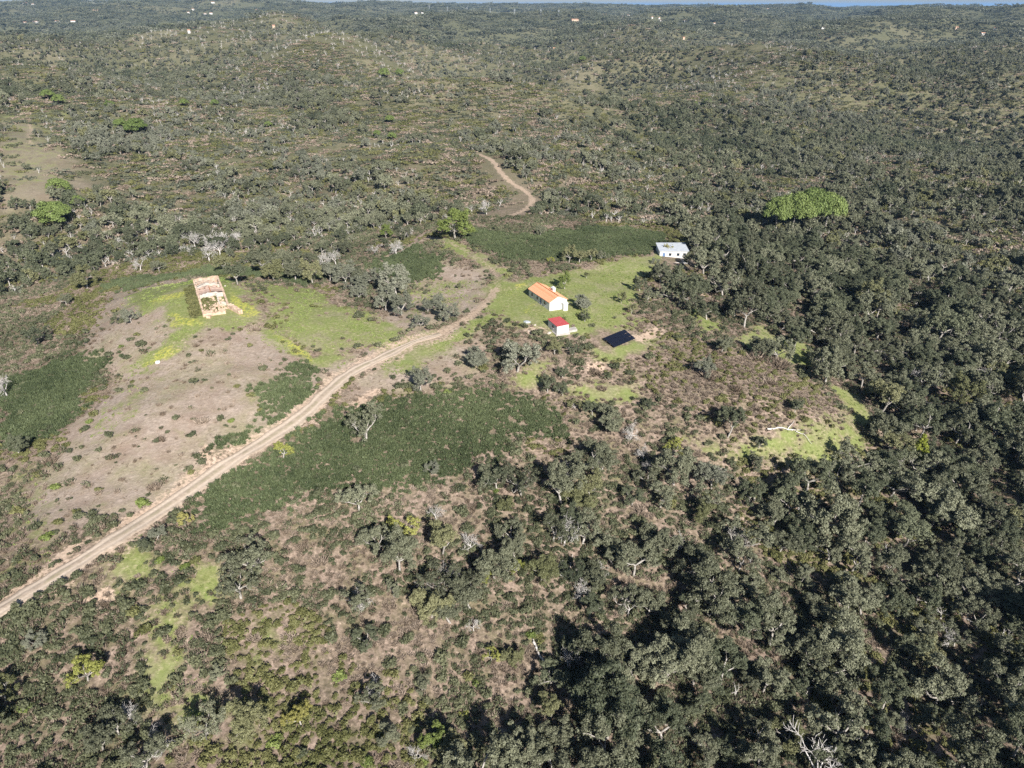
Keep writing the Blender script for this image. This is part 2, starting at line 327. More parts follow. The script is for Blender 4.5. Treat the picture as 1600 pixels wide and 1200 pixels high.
    col = mix(soft(att('soil'), n_fine, .35, .8), col, soil)
    track = ramp(n_fine, [(.25,(.30,.22,.155)),(.5,(.42,.32,.235)),(.75,(.54,.43,.33))])
    col = mix(soft(att('track'), n_fine, .1, .6), col, track)
    L.new(col, b.inputs['Base Color']); b.inputs['Roughness'].default_value = .95; b.inputs['Specular IOR Level'].default_value = .1
    bp = N.new('ShaderNodeBump'); bp.inputs['Strength'].default_value = .55; bp.inputs['Distance'].default_value = .35
    L.new(n_fine, bp.inputs['Height']); L.new(bp.outputs[0], b.inputs['Normal'])
    return m
MAT['ground'] = ground_mat()

# ------------------------------------------------------------------ mesh helpers
def mesh_np(name, verts, faces, mat=None, smooth=False):
    """verts (n,3), faces (m,k) of one k"""
    me = bpy.data.meshes.new(name)
    verts = np.ascontiguousarray(verts, np.float32); faces = np.ascontiguousarray(faces, np.int32)
    me.vertices.add(len(verts)); me.vertices.foreach_set('co', verts.ravel())
    if len(faces):
        k = faces.shape[1]
        me.loops.add(faces.size); me.loops.foreach_set('vertex_index', faces.ravel())
        me.polygons.add(len(faces)); me.polygons.foreach_set('loop_start', np.arange(len(faces), dtype=np.int32)*k)
        if smooth: me.polygons.foreach_set('use_smooth', np.ones(len(faces), bool))
    me.update(calc_edges=True); me.validate()
    if mat: me.materials.append(mat)
    return me
def link(name, data, parent=None, col=None):
    o = bpy.data.objects.new(name, data); (col or COL).objects.link(o)
    if parent: o.parent = parent
    return o
def tag(o, label, cat, group=None):
    o['label'] = label; o['category'] = cat
    if group: o['group'] = group
    return o
def structure(o): o['kind'] = 'structure'; return o
class MB:
    """collects boxes, slabs and tubes as one mesh"""
    def __init__(s): s.v = []; s.f = []
    def add(s, vs_, fs): k = len(s.v); s.v += [tuple(map(float, q)) for q in vs_]; s.f += [tuple(i+k for i in q) for q in fs]; return s
    def box(s, x0, x1, y0, y1, z0, z1):
        return s.add([(x0,y0,z0),(x1,y0,z0),(x1,y1,z0),(x0,y1,z0),(x0,y0,z1),(x1,y0,z1),(x1,y1,z1),(x0,y1,z1)], [(3,2,1,0),(4,5,6,7),(0,1,5,4),(1,2,6,5),(2,3,7,6),(3,0,4,7)])
    def slab(s, quad, t):
        """a sheet through four points, t thick along its normal downwards"""
        q = [Vector(p) for p in quad]; nn = (q[1]-q[0]).cross(q[3]-q[0]).normalized()
        lo = [p-nn*t for p in q]
        return s.add(q+lo, [(0,1,2,3),(7,6,5,4),(4,5,1,0),(5,6,2,1),(6,7,3,2),(7,4,0,3)])
    def tube(s, p, q, r0, r1, k=5):
        p = Vector(p); q = Vector(q); d = (q-p).normalized(); a = d.orthogonal().normalized(); b = d.cross(a)
        ring = [(math.cos(6.2832*i/k), math.sin(6.2832*i/k)) for i in range(k)]
        vs_ = [p+(a*c+b*e)*r0 for c, e in ring]+[q+(a*c+b*e)*r1 for c, e in ring]
        return s.add(vs_, [(i, (i+1) % k, (i+1) % k+k, i+k) for i in range(k)]+[tuple(range(k))[::-1], tuple(range(k, 2*k))])
    def build(s, name, mat, parent=None, bevel=0):
        me = bpy.data.meshes.new(name); me.from_pydata(s.v, [], s.f); me.update(); me.materials.append(mat)
        o = link(name, me, parent)
        if bevel: m = o.modifiers.new('bevel', 'BEVEL'); m.width = bevel; m.segments = 1; m.limit_method = 'ANGLE'
        return o

# ------------------------------------------------------------------ the land itself
az = np.concatenate([np.radians(np.linspace(-180, -60, 13)[:-1]), np.radians(np.arange(-60, 60.01, .25)), np.radians(np.linspace(60, 180, 13)[1:])])
rr = [6.0]
while rr[-1] < 9800: rr.append(rr[-1]*(1.05 if rr[-1] < 45 else 1.0065 if rr[-1] < 1500 else 1.009))
rr = np.array(rr)
AZ, RR = np.meshgrid(az, rr)
TX = (RR*np.sin(AZ)).ravel(); TY = (RR*np.cos(AZ)).ravel(); TZ = H(TX, TY)
ma = masks(TX, TY, ('green','yellow','soil','dry'))
rd = near_line(ROAD, TX, TY, 12)
TZ -= .22*(1-sstep(2.0, 3.6, rd))                        # the lane is worn into the hill
trk = np.zeros_like(TX)
for Lw, w, s in TRACKS:
    d = near_line(Lw, TX, TY, 6); k = 1+np.clip(np.hypot(TX, TY)/300-.7, 0, 2)*.5
    trk = np.maximum(trk, s*(1-sstep(w*.5, w*1.3, d/k)))
soil = np.maximum(ma['soil'], .62*(1-sstep(2.6, 5.5, rd+fbm(TX, TY, 6, 2, 81)*1.8)))
nc = len(az); nr_ = len(rr)
idx = np.arange(nc*nr_).reshape(nr_, nc)
faces = np.stack([idx[:-1,:-1], idx[:-1,1:], idx[1:,1:], idx[1:,:-1]], -1).reshape(-1, 4)[:, ::-1]
tv = np.concatenate([np.stack([TX, TY, TZ], 1), [[0, 0, float(TZ[:nc].mean())]]])
me = mesh_np('terrain', tv, faces, MAT['ground'], True)
for nme, dat in (('green',ma['green']),('yellow',ma['yellow']),('soil',soil),('dry',ma['dry']),('track',trk),('far',sstep(260, 520, np.hypot(TX, TY))*(1-.62*ma['dry'])),('remote',sstep(1100, 2300, np.hypot(TX, TY)))):
    a = me.attributes.new(nme, 'FLOAT', 'POINT'); a.data.foreach_set('value', np.append(dat, 0).astype(np.float32))
structure(link('terrain', me))
# the sea far beyond the last ridge
q = np.linspace(-math.pi, math.pi, 97)[:-1]
sv = np.concatenate([np.stack([r*np.sin(q), r*np.cos(q), np.full(96, -62.)], 1) for r in (9000, 20000, 60000)])
sf = np.array([(k*96+i, k*96+(i+1) % 96, (k+1)*96+(i+1) % 96, (k+1)*96+i) for k in range(2) for i in range(96)])[:, ::-1]
MAT['sea'] = plain_mat('sea_water', (.03,.075,.13), (.045,.10,.16), .0004, .35, .4)
structure(link('sea', mesh_np('sea', sv, sf, MAT['sea'], True)))

# the dirt road: a worn strip with two wheel ruts
tg = np.gradient(ROAD, axis=0); tg /= np.linalg.norm(tg, axis=1)[:,None]; nm = np.stack([tg[:,1], -tg[:,0]], 1)
sarc = np.arange(len(ROAD))*1.2
prof = np.array([-2.25,-1.75,-1.3,-.95,-.6,-.2,.2,.6,.95,1.3,1.75,2.25]); dzp = np.array([-.22,.02,.03,-.05,.0,.05,.05,.0,-.05,.03,.02,-.22])
wid = 1+.20*vnoise(sarc/7, sarc*0, 5)+.10*vnoise(sarc/2.5, sarc*0, 6); fade = .92-.5*sstep(.78, 1, sarc/sarc[-1])
off = prof[None,:]*(wid*fade)[:,None]+.25*vnoise(sarc[:,None]/3+prof[None,:]*0, np.sign(prof)[None,:]*7.+0*sarc[:,None], 9)*(np.abs(prof)>1.5)
rx = ROAD[:,0:1]+nm[:,0:1]*off; ry = ROAD[:,1:2]+nm[:,1:2]*off
rz = H(rx, ry)-.22+.12+dzp[None,:]
k = len(prof); ii = np.arange(len(ROAD)*k).reshape(-1, k)
rf = np.stack([ii[:-1,:-1], ii[:-1,1:], ii[1:,1:], ii[1:,:-1]], -1).reshape(-1, 4)[:, ::-1]
def road_mat():
    m, nt, b = new_mat('dirt_road_earth'); N = nt.nodes; L = nt.links
    geo = N.new('ShaderNodeNewGeometry')
    def noise(s, d): t = N.new('ShaderNodeTexNoise'); t.inputs['Scale'].default_value = s; t.inputs['Detail'].default_value = d; t.inputs['Roughness'].default_value = .7; L.new(geo.outputs['Position'], t.inputs['Vector']); return t.outputs[0]
    def ramp(src, a, c, lo=.3, hi=.7):
        r = N.new('ShaderNodeValToRGB'); e = r.color_ramp.elements; e[0].position = lo; e[1].position = hi; e[0].color = (*a,1); e[1].color = (*c,1); L.new(src, r.inputs[0]); return r.outputs[0]
    a = N.new('ShaderNodeAttribute'); a.attribute_name = 'across'
    col1 = ramp(noise(1.1, 6), (.31,.245,.185), (.50,.41,.325)); rut = ramp(noise(2.5, 5), (.43,.35,.27), (.60,.50,.405)); ver = ramp(noise(.8, 6), (.19,.185,.10), (.38,.32,.22))
    w1 = N.new('ShaderNodeMapRange'); w1.inputs[1].default_value = .55; w1.inputs[2].default_value = .15; s = N.new('ShaderNodeMath'); s.operation = 'SUBTRACT'; s.inputs[1].default_value = .95; L.new(a.outputs['Fac'], s.inputs[0])
    ab = N.new('ShaderNodeMath'); ab.operation = 'ABSOLUTE'; L.new(s.outputs[0], ab.inputs[0]); L.new(ab.outputs[0], w1.inputs[0])
    m1 = N.new('ShaderNodeMix'); m1.data_type = 'RGBA'; L.new(w1.outputs[0], m1.inputs[0]); L.new(col1, m1.inputs[6]); L.new(rut, m1.inputs[7])
    w2 = N.new('ShaderNodeMapRange'); w2.inputs[1].default_value = .62; w2.inputs[2].default_value = .0; L.new(a.outputs['Fac'], w2.inputs[0])
    mu = N.new('ShaderNodeMath'); mu.operation = 'MULTIPLY'; L.new(w2.outputs[0], mu.inputs[0]); L.new(ramp(noise(.25, 4), (0,0,0), (1,1,1), .42, .6), mu.inputs[1])
    m2 = N.new('ShaderNodeMix'); m2.data_type = 'RGBA'; L.new(mu.outputs[0], m2.inputs[0]); L.new(m1.outputs[2], m2.inputs[6]); L.new(ver, m2.inputs[7])
    L.new(m2.outputs[2], b.inputs['Base Color']); b.inputs['Roughness'].default_value = .95; b.inputs['Specular IOR Level'].default_value = .1
    bp = N.new('ShaderNodeBump'); bp.inputs['Strength'].default_value = .5; bp.inputs['Distance'].default_value = .12; L.new(noise(1.6, 6), bp.inputs['Height']); L.new(bp.outputs[0], b.inputs['Normal'])
    return m
MAT['road'] = road_mat()
me = mesh_np('dirt_road', np.stack([rx, ry, rz], -1).reshape(-1, 3), rf, MAT['road'], True)
a = me.attributes.new('across', 'FLOAT', 'POINT'); a.data.foreach_set('value', np.abs(np.repeat(prof[None,:], len(ROAD), 0)).ravel().astype(np.float32))
structure(link('dirt_road', me))
# ------------------------------------------------------------------ plants: shapes
def tubes(segs):
    """segs: list of (p, q, r0, r1) -> verts, quads"""
    V = []; F = []
    for p, q, r0, r1 in segs:
        d = q-p; L_ = np.linalg.norm(d)
        if L_ < 1e-5: continue
        d = d/L_; a = np.cross(d, (0.3,.9,.2)); a /= np.linalg.norm(a); b = np.cross(d, a)
        k = 6 if r0 > .12 else 4 if r0 > .05 else 3
        ang = np.arange(k)*2*np.pi/k; ring = np.cos(ang)[:,None]*a+np.sin(ang)[:,None]*b
        s = len(V); V.extend(p+ring*r0); V.extend(q+ring*r1)
        F.extend((s+i, s+(i+1) % k, s+(i+1) % k+k, s+i+k) for i in range(k))
    return np.array(V), np.array(F)
def grow(rng, p, d, ln, rad, lvl, mx, segs, tips, kink=.38, up=.10, kids=(1,2), spread=(.6,1.1), fall=.62):
    ns = 3 if lvl < mx else 2
    for i in range(ns):
        d = d+rng.normal(0, kink, 3)*np.array((1,1,.7))+np.array((0,0,up)); d /= np.linalg.norm(d)
        q = p+d*ln/ns; r2 = rad*(.80 if lvl < mx else .6)
        segs.append((p, q, rad, r2)); p = q; rad = r2
        if lvl < mx and (i > 0 or lvl > 0):
            for _ in range(rng.integers(kids[0], kids[1]+1)):
                a = rng.uniform(*spread); ph = rng.uniform(0, 6.283)
                o = np.cross(d, (math.cos(ph), math.sin(ph), .3)); o /= np.linalg.norm(o)
                grow(rng, p, d*math.cos(a)+o*math.sin(a), ln*fall*rng.uniform(.75,1.2), rad*.62, lvl+1, mx, segs, tips, kink, up, kids, spread, fall)
    if lvl >= mx-1: tips.append((p, lvl))
def leaves(rng, cs, rad, per, size, flat=.75, tall=0.0):
    """triangles set round clump centres, facing outwards"""
    n_ = len(cs)*per
    c = np.repeat(np.asarray(cs), per, 0); R = np.repeat(np.asarray(rad), per)
    u = rng.normal(0, 1, (n_,3)); u /= np.linalg.norm(u, axis=1)[:,None]; u[:,2] = np.where(u[:,2] < -.3, -u[:,2]*.6, u[:,2])
    pos = c+u*(R*rng.uniform(.25,1,n_)**.45)[:,None]*np.array((1,1,flat))
    nrm = u+rng.normal(0, .55, (n_,3))+np.array((0,0,.25)); nrm /= np.linalg.norm(nrm, axis=1)[:,None]
    t = np.cross(nrm, rng.normal(0,1,(n_,3))+np.array((0,0,tall))); t /= np.linalg.norm(t, axis=1)[:,None]; b = np.cross(nrm, t)
    s = size*rng.uniform(.6,1.35,n_)[:,None]
    V = np.stack([pos-t*s*.55-b*s*.35, pos+t*s*.55-b*s*.30, pos+b*s*.75+nrm*s*.15], 1).reshape(-1,3)
    return V, np.arange(n_*3).reshape(-1,3)
def oak(rng, lod=0, tall=1.0, sparse=1.0):
    """a cork oak about 8 m across: (trunk mesh data, crown mesh data)"""
    segs = []; tips = []
    base = np.array((0,0,-.6)); lean = np.array((rng.normal(0,.16), rng.normal(0,.16), 1)); lean /= np.linalg.norm(lean)
    th = 2.1*tall+.6; p = base
    for i in range(3):
        q = p+(lean+rng.normal(0,.07,3))*th/3; segs.append((p, q, .30-.04*i, .26-.04*i)); p = q
    nl = rng.integers(4,6); a0 = rng.uniform(0,6.28)
    for i in range(nl):
        a = a0+i*6.283/nl+rng.normal(0,.25); el = rng.uniform(.35,.95)
        grow(rng, p, np.array((math.cos(a)*math.cos(el), math.sin(a)*math.cos(el), math.sin(el))), rng.uniform(2.3,3.1), .15, 0, 3, segs, tips, .28, .06, (1,2), (.55,1.1), .64)
    cs = np.array([t[0] for t in tips]); 
    cs = cs[rng.random(len(cs)) < sparse]
    # keep the crown roughly domed
    rxy = np.hypot(cs[:,0], cs[:,1]); cs = cs[(rxy < 4.4) & (cs[:,2] > 1.9)]; segs = [q for q in segs if q[2] > .02 and math.hypot(q[1][0], q[1][1]) < 4.3]
    per = (54, 8, 3)[lod]; size = (.195, .50, .95)[lod]
    V, F = leaves(rng, cs, rng.uniform(.36,.72,len(cs)), per, size, .72)
    return segs, V, F, len(cs)
def dead(rng, mx=3):
    segs = []; tips = []; p = np.array((0,0,-.5)); lean = np.array((rng.normal(0,.2), rng.normal(0,.2), 1)); lean /= np.linalg.norm(lean)
    for i in range(3):
        q = p+(lean+rng.normal(0,.1,3))*.8; segs.append((p, q, .30-.04*i, .26-.04*i)); p = q
    tr = list(segs); segs = []
    for i in range(5):
        a = i*1.257+rng.normal(0,.3); el = rng.uniform(.4,1.15)
        grow(rng, p, np.array((math.cos(a)*math.cos(el), math.sin(a)*math.cos(el), math.sin(el))), rng.uniform(2.0,2.8), .13, 0, mx-1, segs, tips, .30, .05, (1,2), (.5,1.0), .68)
    segs = [(p_, q_, max(r0,.03), max(r1,.025)) for p_, q_, r0, r1 in segs]
    return tr, segs
def pine(rng, lod=0):
    """an umbrella pine about 9 m across"""
    segs = []; p = np.array((0,0,-.6))
    for i in range(4):
        q = p+np.array((rng.normal(0,.15), rng.normal(0,.15), .85)); segs.append((p, q, .27-.03*i, .24-.03*i)); p = q
    cs = []
    for i in range(44 if lod == 0 else 14):
        a = rng.uniform(0,6.283); r = 3.7*math.sqrt(rng.uniform(0,1)); z = 2.7+3.3*(1-(r/4.1)**2)+rng.normal(0,.25)
        c = np.array((math.cos(a)*r, math.sin(a)*r, z)); cs.append(c)
        m = (p+c)/2-np.array((0,0,.3)); segs.append((p, m, .11, .08)); segs.append((m, c, .08, .04))
    V, F = leaves(rng, cs, rng.uniform(1.0,1.5,len(cs)), 170 if lod == 0 else 60, .30 if lod == 0 else .5, .7)
    return segs, V, F
def tall_pine(rng):
    """an umbrella pine on a tall stem, its top a broad flat cushion"""
    segs = []; p = np.array((0,0,-.6))
    for i in range(5):
        q = p+np.array((rng.normal(0,.2), rng.normal(0,.2), 1.2)); segs.append((p, q, .26-.02*i, .24-.02*i)); p = q
    cs = []
    for i in range(80):
        a = rng.uniform(0,6.283); r = 4.0*math.sqrt(rng.uniform(0,1)); c = np.array((math.cos(a)*r, math.sin(a)*r, 5.0+2.9*(1-(r/4.5)**2)+rng.normal(0,.32))); cs.append(c)
        if i % 3 == 0: segs.append((p, c, .10, .04))
    V, F = leaves(rng, cs, rng.uniform(.9,1.35,len(cs)), 220, .25, .8)
    return segs, V, F
def conifer(rng):
    segs = []; p = np.array((0,0,-.5)); cs = []; R = []
    for i in range(7):
        q = p+np.array((0,0,1.05)); segs.append((p, q, .16-.02*i, .14-.02*i)); p = q
    for i in range(46):
        z = rng.uniform(.6,7.2); r = (1-(z/7.8)**1.4)*1.7*rng.uniform(.5,1); a = rng.uniform(0,6.283)
        cs.append((math.cos(a)*r, math.sin(a)*r, z)); R.append(.45+.25*(1-z/7.5))
    V, F = leaves(rng, cs, R, 90, .2, 1.1)
    return segs, V, F
def bush(rng, n_=260, size=.17, h=.85, lumps=7, up=0.0):
    """a rounded shrub about 1.5 m across"""
    cs = []; R = []
    for i in range(lumps):
        a = rng.uniform(0,6.283); r = .48*math.sqrt(rng.uniform(0,1)); cs.append((math.cos(a)*r, math.sin(a)*r, h*rng.uniform(.35,.7)*(1-r*.5))); R.append(rng.uniform(.26,.46))
    return leaves(rng, cs, R, n_//lumps, size, .9, up)
def spikes(rng, n_=150, h=.8, w=.05, fan=.5, ntuft=5):
    """upright stems fanned out of a few roots"""
    c = np.array([(math.cos(a)*r, math.sin(a)*r, 0) for a, r in zip(rng.uniform(0,6.28,ntuft), .45*np.sqrt(rng.random(ntuft)))])
    c = c[rng.integers(0,ntuft,n_)]; d = rng.normal(0,fan,(n_,3)); d[:,2] = 1; d /= np.linalg.norm(d,axis=1)[:,None]
    b0 = c+d*rng.uniform(0,.45,n_)[:,None]*h; L_ = h*rng.uniform(.35,.75,n_)[:,None]
    t = rng.normal(0,1,(n_,3)); t -= d*(t*d).sum(1)[:,None]; t /= np.linalg.norm(t,axis=1)[:,None]
    V = np.stack([b0-t*w, b0+t*w, b0+d*L_], 1).reshape(-1,3)
    return V, np.arange(n_*3).reshape(-1,3)
def joined(name, parts):
    """[(verts, faces, material)] -> one mesh with material slots"""
    V = []; F = []; mi = []; s = 0; mats = []
    for v, f, m in parts:
        F += [tuple(q) for q in (f+s).tolist()]; V.append(v); s += len(v); mi += [len(mats)]*len(f); mats.append(m)
    me = bpy.data.meshes.new(name); me.from_pydata(np.concatenate(V).tolist(), [], F); me.update()
    for m in mats: me.materials.append(m)
    me.polygons.foreach_set('material_index', np.array(mi, np.int32)); return me
def library(name, meshes):
    c = bpy.data.collections.new(name)
    for i, m in enumerate(meshes): c.objects.link(bpy.data.objects.new('%s_%02d' % (name, i), m))
    return c
rg = np.random.default_rng(101)
OAK_T = []; OAK_C = []
for i in range(9):
    segs, V, F, _ = oak(rg, 0, rg.uniform(.8,1.35), (.9,.85,.6,.95,.42,.8,.30,.9,.7)[i])
    OAK_T.append(mesh_np('trunk', *tubes(segs), MAT['bark'])); OAK_C.append(mesh_np('crown', V, F, MAT['oak']))
DEAD = []
for i in range(5):
    tr, sg = dead(rg, 4); DEAD.append((mesh_np('trunk', *tubes(tr), MAT['deadwood']), mesh_np('branches', *tubes(sg), MAT['deadwood'])))
PINE = []
for i in range(3):
    segs, V, F = pine(rg); PINE.append((mesh_np('trunk', *tubes(segs), MAT['bark_dark']), mesh_np('crown', V, F, MAT['pine'])))
TALL = []
for i in range(2):
    segs, V, F = tall_pine(rg); TALL.append((mesh_np('trunk', *tubes(segs), MAT['bark']), mesh_np('crown', V, F, MAT['pine'])))
segs, V, F = conifer(rg); CONIFER = (mesh_np('trunk', *tubes(segs), MAT['bark_dark']), mesh_np('crown', V, F, MAT['conifer']))
# lighter shapes for the woods farther off
def lib_oak(lod, mats, k, sparse=.95):
    out = []
    for m in mats:
        for _ in range(k):
            segs, V, F, _n = oak(rg, lod, rg.uniform(.8,1.3), sparse)
            if lod: segs = [s for s in segs if s[2] > (.05 if lod == 1 else .1)]
            tv_, tf_ = tubes(segs); out.append(joined('oak', [(tv_, tf_, MAT['bark']), (V, F, MAT[m])]))
    return out
L_MID = library('oak_mid', lib_oak(1, ['oak','oak_dark','oak','oak_olive','olive'], 3))
L_NEAR = library('oak_near', lib_oak(0, ['oak','oak_dark','oak_dark'], 2))
dm = []
for i in range(4):
    tr, sg = dead(rg, 4); tv_, tf_ = tubes(tr+[(a_, b_, max(r0, .04), max(r1, .035)) for a_, b_, r0, r1 in sg if r0 > .0301]); dm.append(joined('dead_oak', [(tv_, tf_, MAT['deadwood'])]))
L_DEAD = library('dead_mid', dm)
def wood_clump(mats):
    V = []; F = []; parts = []
    for m in mats:
        cs = []; R = []
        for i in range(7):
            x, y = rg.uniform(-13,13,2)
            for j in range(5):
                cs.append((x+rg.normal(0,1.5), y+rg.normal(0,1.5), 2.2+rg.uniform(0,2.8))); R.append(rg.uniform(.9,1.7))
        V, F = leaves(rg, cs, R, 9, 1.15, .75); parts.append((V, F, MAT[m]))
    return joined('wood_clump', parts)
L_FAR = library('wood_far', [wood_clump(q) for q in (['far_wood','oak'],['far_wood','far_wood'],['far_wood','oak_dark'],['oak_dark','oak'],['far_wood','olive'])])
L_CIST = library('rockrose', [joined('rockrose', [(*spikes(rg, 90, 1.0, .085, .38, 6), MAT['cistus']), (*bush(rg, 60, .17, .8, 5), MAT['cistus'])]) for _ in range(5)])
L_GREEN = library('green_bush', [joined('green_bush', [(*bush(rg, 230, .19, rg.uniform(.8,1.3)), MAT['shrub'])]) for _ in range(4)]+[joined('green_bush', [(*bush(rg, 150, .19), MAT['shrub']), (*spikes(rg, 60, 1.0, .06, .4), MAT['shrub'])]) for _ in range(3)])
L_MIX = library('mixed_bush', [joined('mixed_bush', [(*bush(rg, 90, .15, rg.uniform(.6,.9)), MAT['shrub']), (*spikes(rg, 80, .75, .045, .6, 6), MAT['shrub_dry'])]) for _ in range(4)])
L_TUFT = library('tuft', [joined('tuft', [(*spikes(rg, 26, .55, .04, .75, 4), MAT['shrub_dry'])]) for _ in range(4)])
L_GRASS = library('grass_tuft', [joined('grass_tuft', [(*spikes(rg, 34, .42, .045, .6, 6), MAT['grass'])]) for _ in range(4)])
L_OLIVE = library('olive_bush', [joined('olive_bush', [(*bush(rg, 200, .17, .7), MAT['shrub_olive'])]) for _ in range(3)])
L_DRY = library('dry_bush', [joined('dry_bush', [(*spikes(rg, 130, .8, .05, .65, 6), MAT['shrub_dry'])]) for _ in range(4)])
L_SCRUBF = library('scrub_far', [joined('scrub_far', [(*leaves(rg, rg.uniform(-4,4,(16,3))*np.array((1,1,0))+np.array((0,0,.5)), rg.uniform(.6,1.2,16), 12, .6, .7), MAT[m])]) for m in ('shrub','shrub_olive','shrub_dry','far_wood')])

# ------------------------------------------------------------------ scattering
def scatter(name, lib, x, y, scl, label_none=None, sink=.05, zs=None, idx=None):
    """one mass nobody could count: shapes of a library set on points of the land"""
    n_ = len(x); z = H(x, y)-sink
    me = bpy.data.meshes.new(name); me.vertices.add(n_); me.vertices.foreach_set('co', np.stack([x, y, z], 1).astype(np.float32).ravel())
    rot = np.zeros((n_,3), np.float32); rot[:,2] = RNG.uniform(0,6.283,n_); rot[:,:2] = RNG.normal(0,.07,(n_,2))
    sc3 = np.stack([scl*RNG.uniform(.9,1.12,n_), scl*RNG.uniform(.9,1.12,n_), scl*(zs if zs is not None else RNG.uniform(.85,1.15,n_))], 1).astype(np.float32)
    me.attributes.new('rot','FLOAT_VECTOR','POINT').data.foreach_set('vector', rot.ravel())
    me.attributes.new('scl','FLOAT_VECTOR','POINT').data.foreach_set('vector', sc3.ravel())
    k = len(lib.objects); me.attributes.new('pick','INT','POINT').data.foreach_set('value', (RNG.integers(0,k,n_) if idx is None else idx).astype(np.int32))
    o = link(name, me); o['kind'] = 'stuff'
    ng = bpy.data.node_groups.new(name+'_scatter','GeometryNodeTree')
    ng.interface.new_socket('Geometry', in_out='INPUT', socket_type='NodeSocketGeometry'); ng.interface.new_socket('Geometry', in_out='OUTPUT', socket_type='NodeSocketGeometry')
    N = ng.nodes; gi = N.new('NodeGroupInput'); go = N.new('NodeGroupOutput'); ip = N.new('GeometryNodeInstanceOnPoints')
    ci = N.new('GeometryNodeCollectionInfo'); ci.inputs['Collection'].default_value = lib; ci.inputs['Separate Children'].default_value = True; ci.inputs['Reset Children'].default_value = True
    def named(nm, t): a_ = N.new('GeometryNodeInputNamedAttribute'); a_.data_type = t; a_.inputs['Name'].default_value = nm; return a_.outputs['Attribute']
    Lk = ng.links; Lk.new(gi.outputs[0], ip.inputs['Points']); Lk.new(ci.outputs[0], ip.inputs['Instance']); ip.inputs['Pick Instance'].default_value = True
    Lk.new(named('pick','INT'), ip.inputs['Instance Index']); Lk.new(named('rot','FLOAT_VECTOR'), ip.inputs['Rotation']); Lk.new(named('scl','FLOAT_VECTOR'), ip.inputs['Scale']); Lk.new(ip.outputs[0], go.inputs[0])
    mod = o.modifiers.new('scatter','NODES'); mod.node_group = ng
    return o
def field(r0, r1, cell, azmax=44):
    """jittered points of the land between two distances from the drone"""
    w = r1*math.sin(math.radians(azmax)); gx = np.arange(-w, w, cell); gy = np.arange(r0*.6, r1, cell)
    X, Y = np.meshgrid(gx, gy); x = X.ravel()+RNG.uniform(-.5,.5,X.size)*cell; y = Y.ravel()+RNG.uniform(-.5,.5,X.size)*cell
    r = np.hypot(x, y); k = (r >= r0)&(r < r1); x, y = x[k], y[k]
    z = H(x, y); u, v = project(x, y, z)
    k = (u > -110)&(u < 1710)&(v < 1330)&(v > -40)
    return x[k], y[k]
SITES = [(62,263,7.5),(68,264,5),(10.9,205.5,9.5),(13.5,187,5),(31,185.5,8.5),(65,270,10),(-97,207,7),(-91,198,7),(-85,188,8),(-89.5,160,2)]
def clear_of_sites(x, y, m=0):
    k = np.ones(len(x), bool)
    for sx, sy, sr in SITES: k &= np.hypot(x-sx, y-sy) > sr+m
    return k
def off_tracks(x, y, w):
    k = near_line(ROAD, x, y, w+4) > w
    for Lw, tw, s in TRACKS[:5]: k &= near_line(Lw, x, y, w+3) > w*.6
    return k

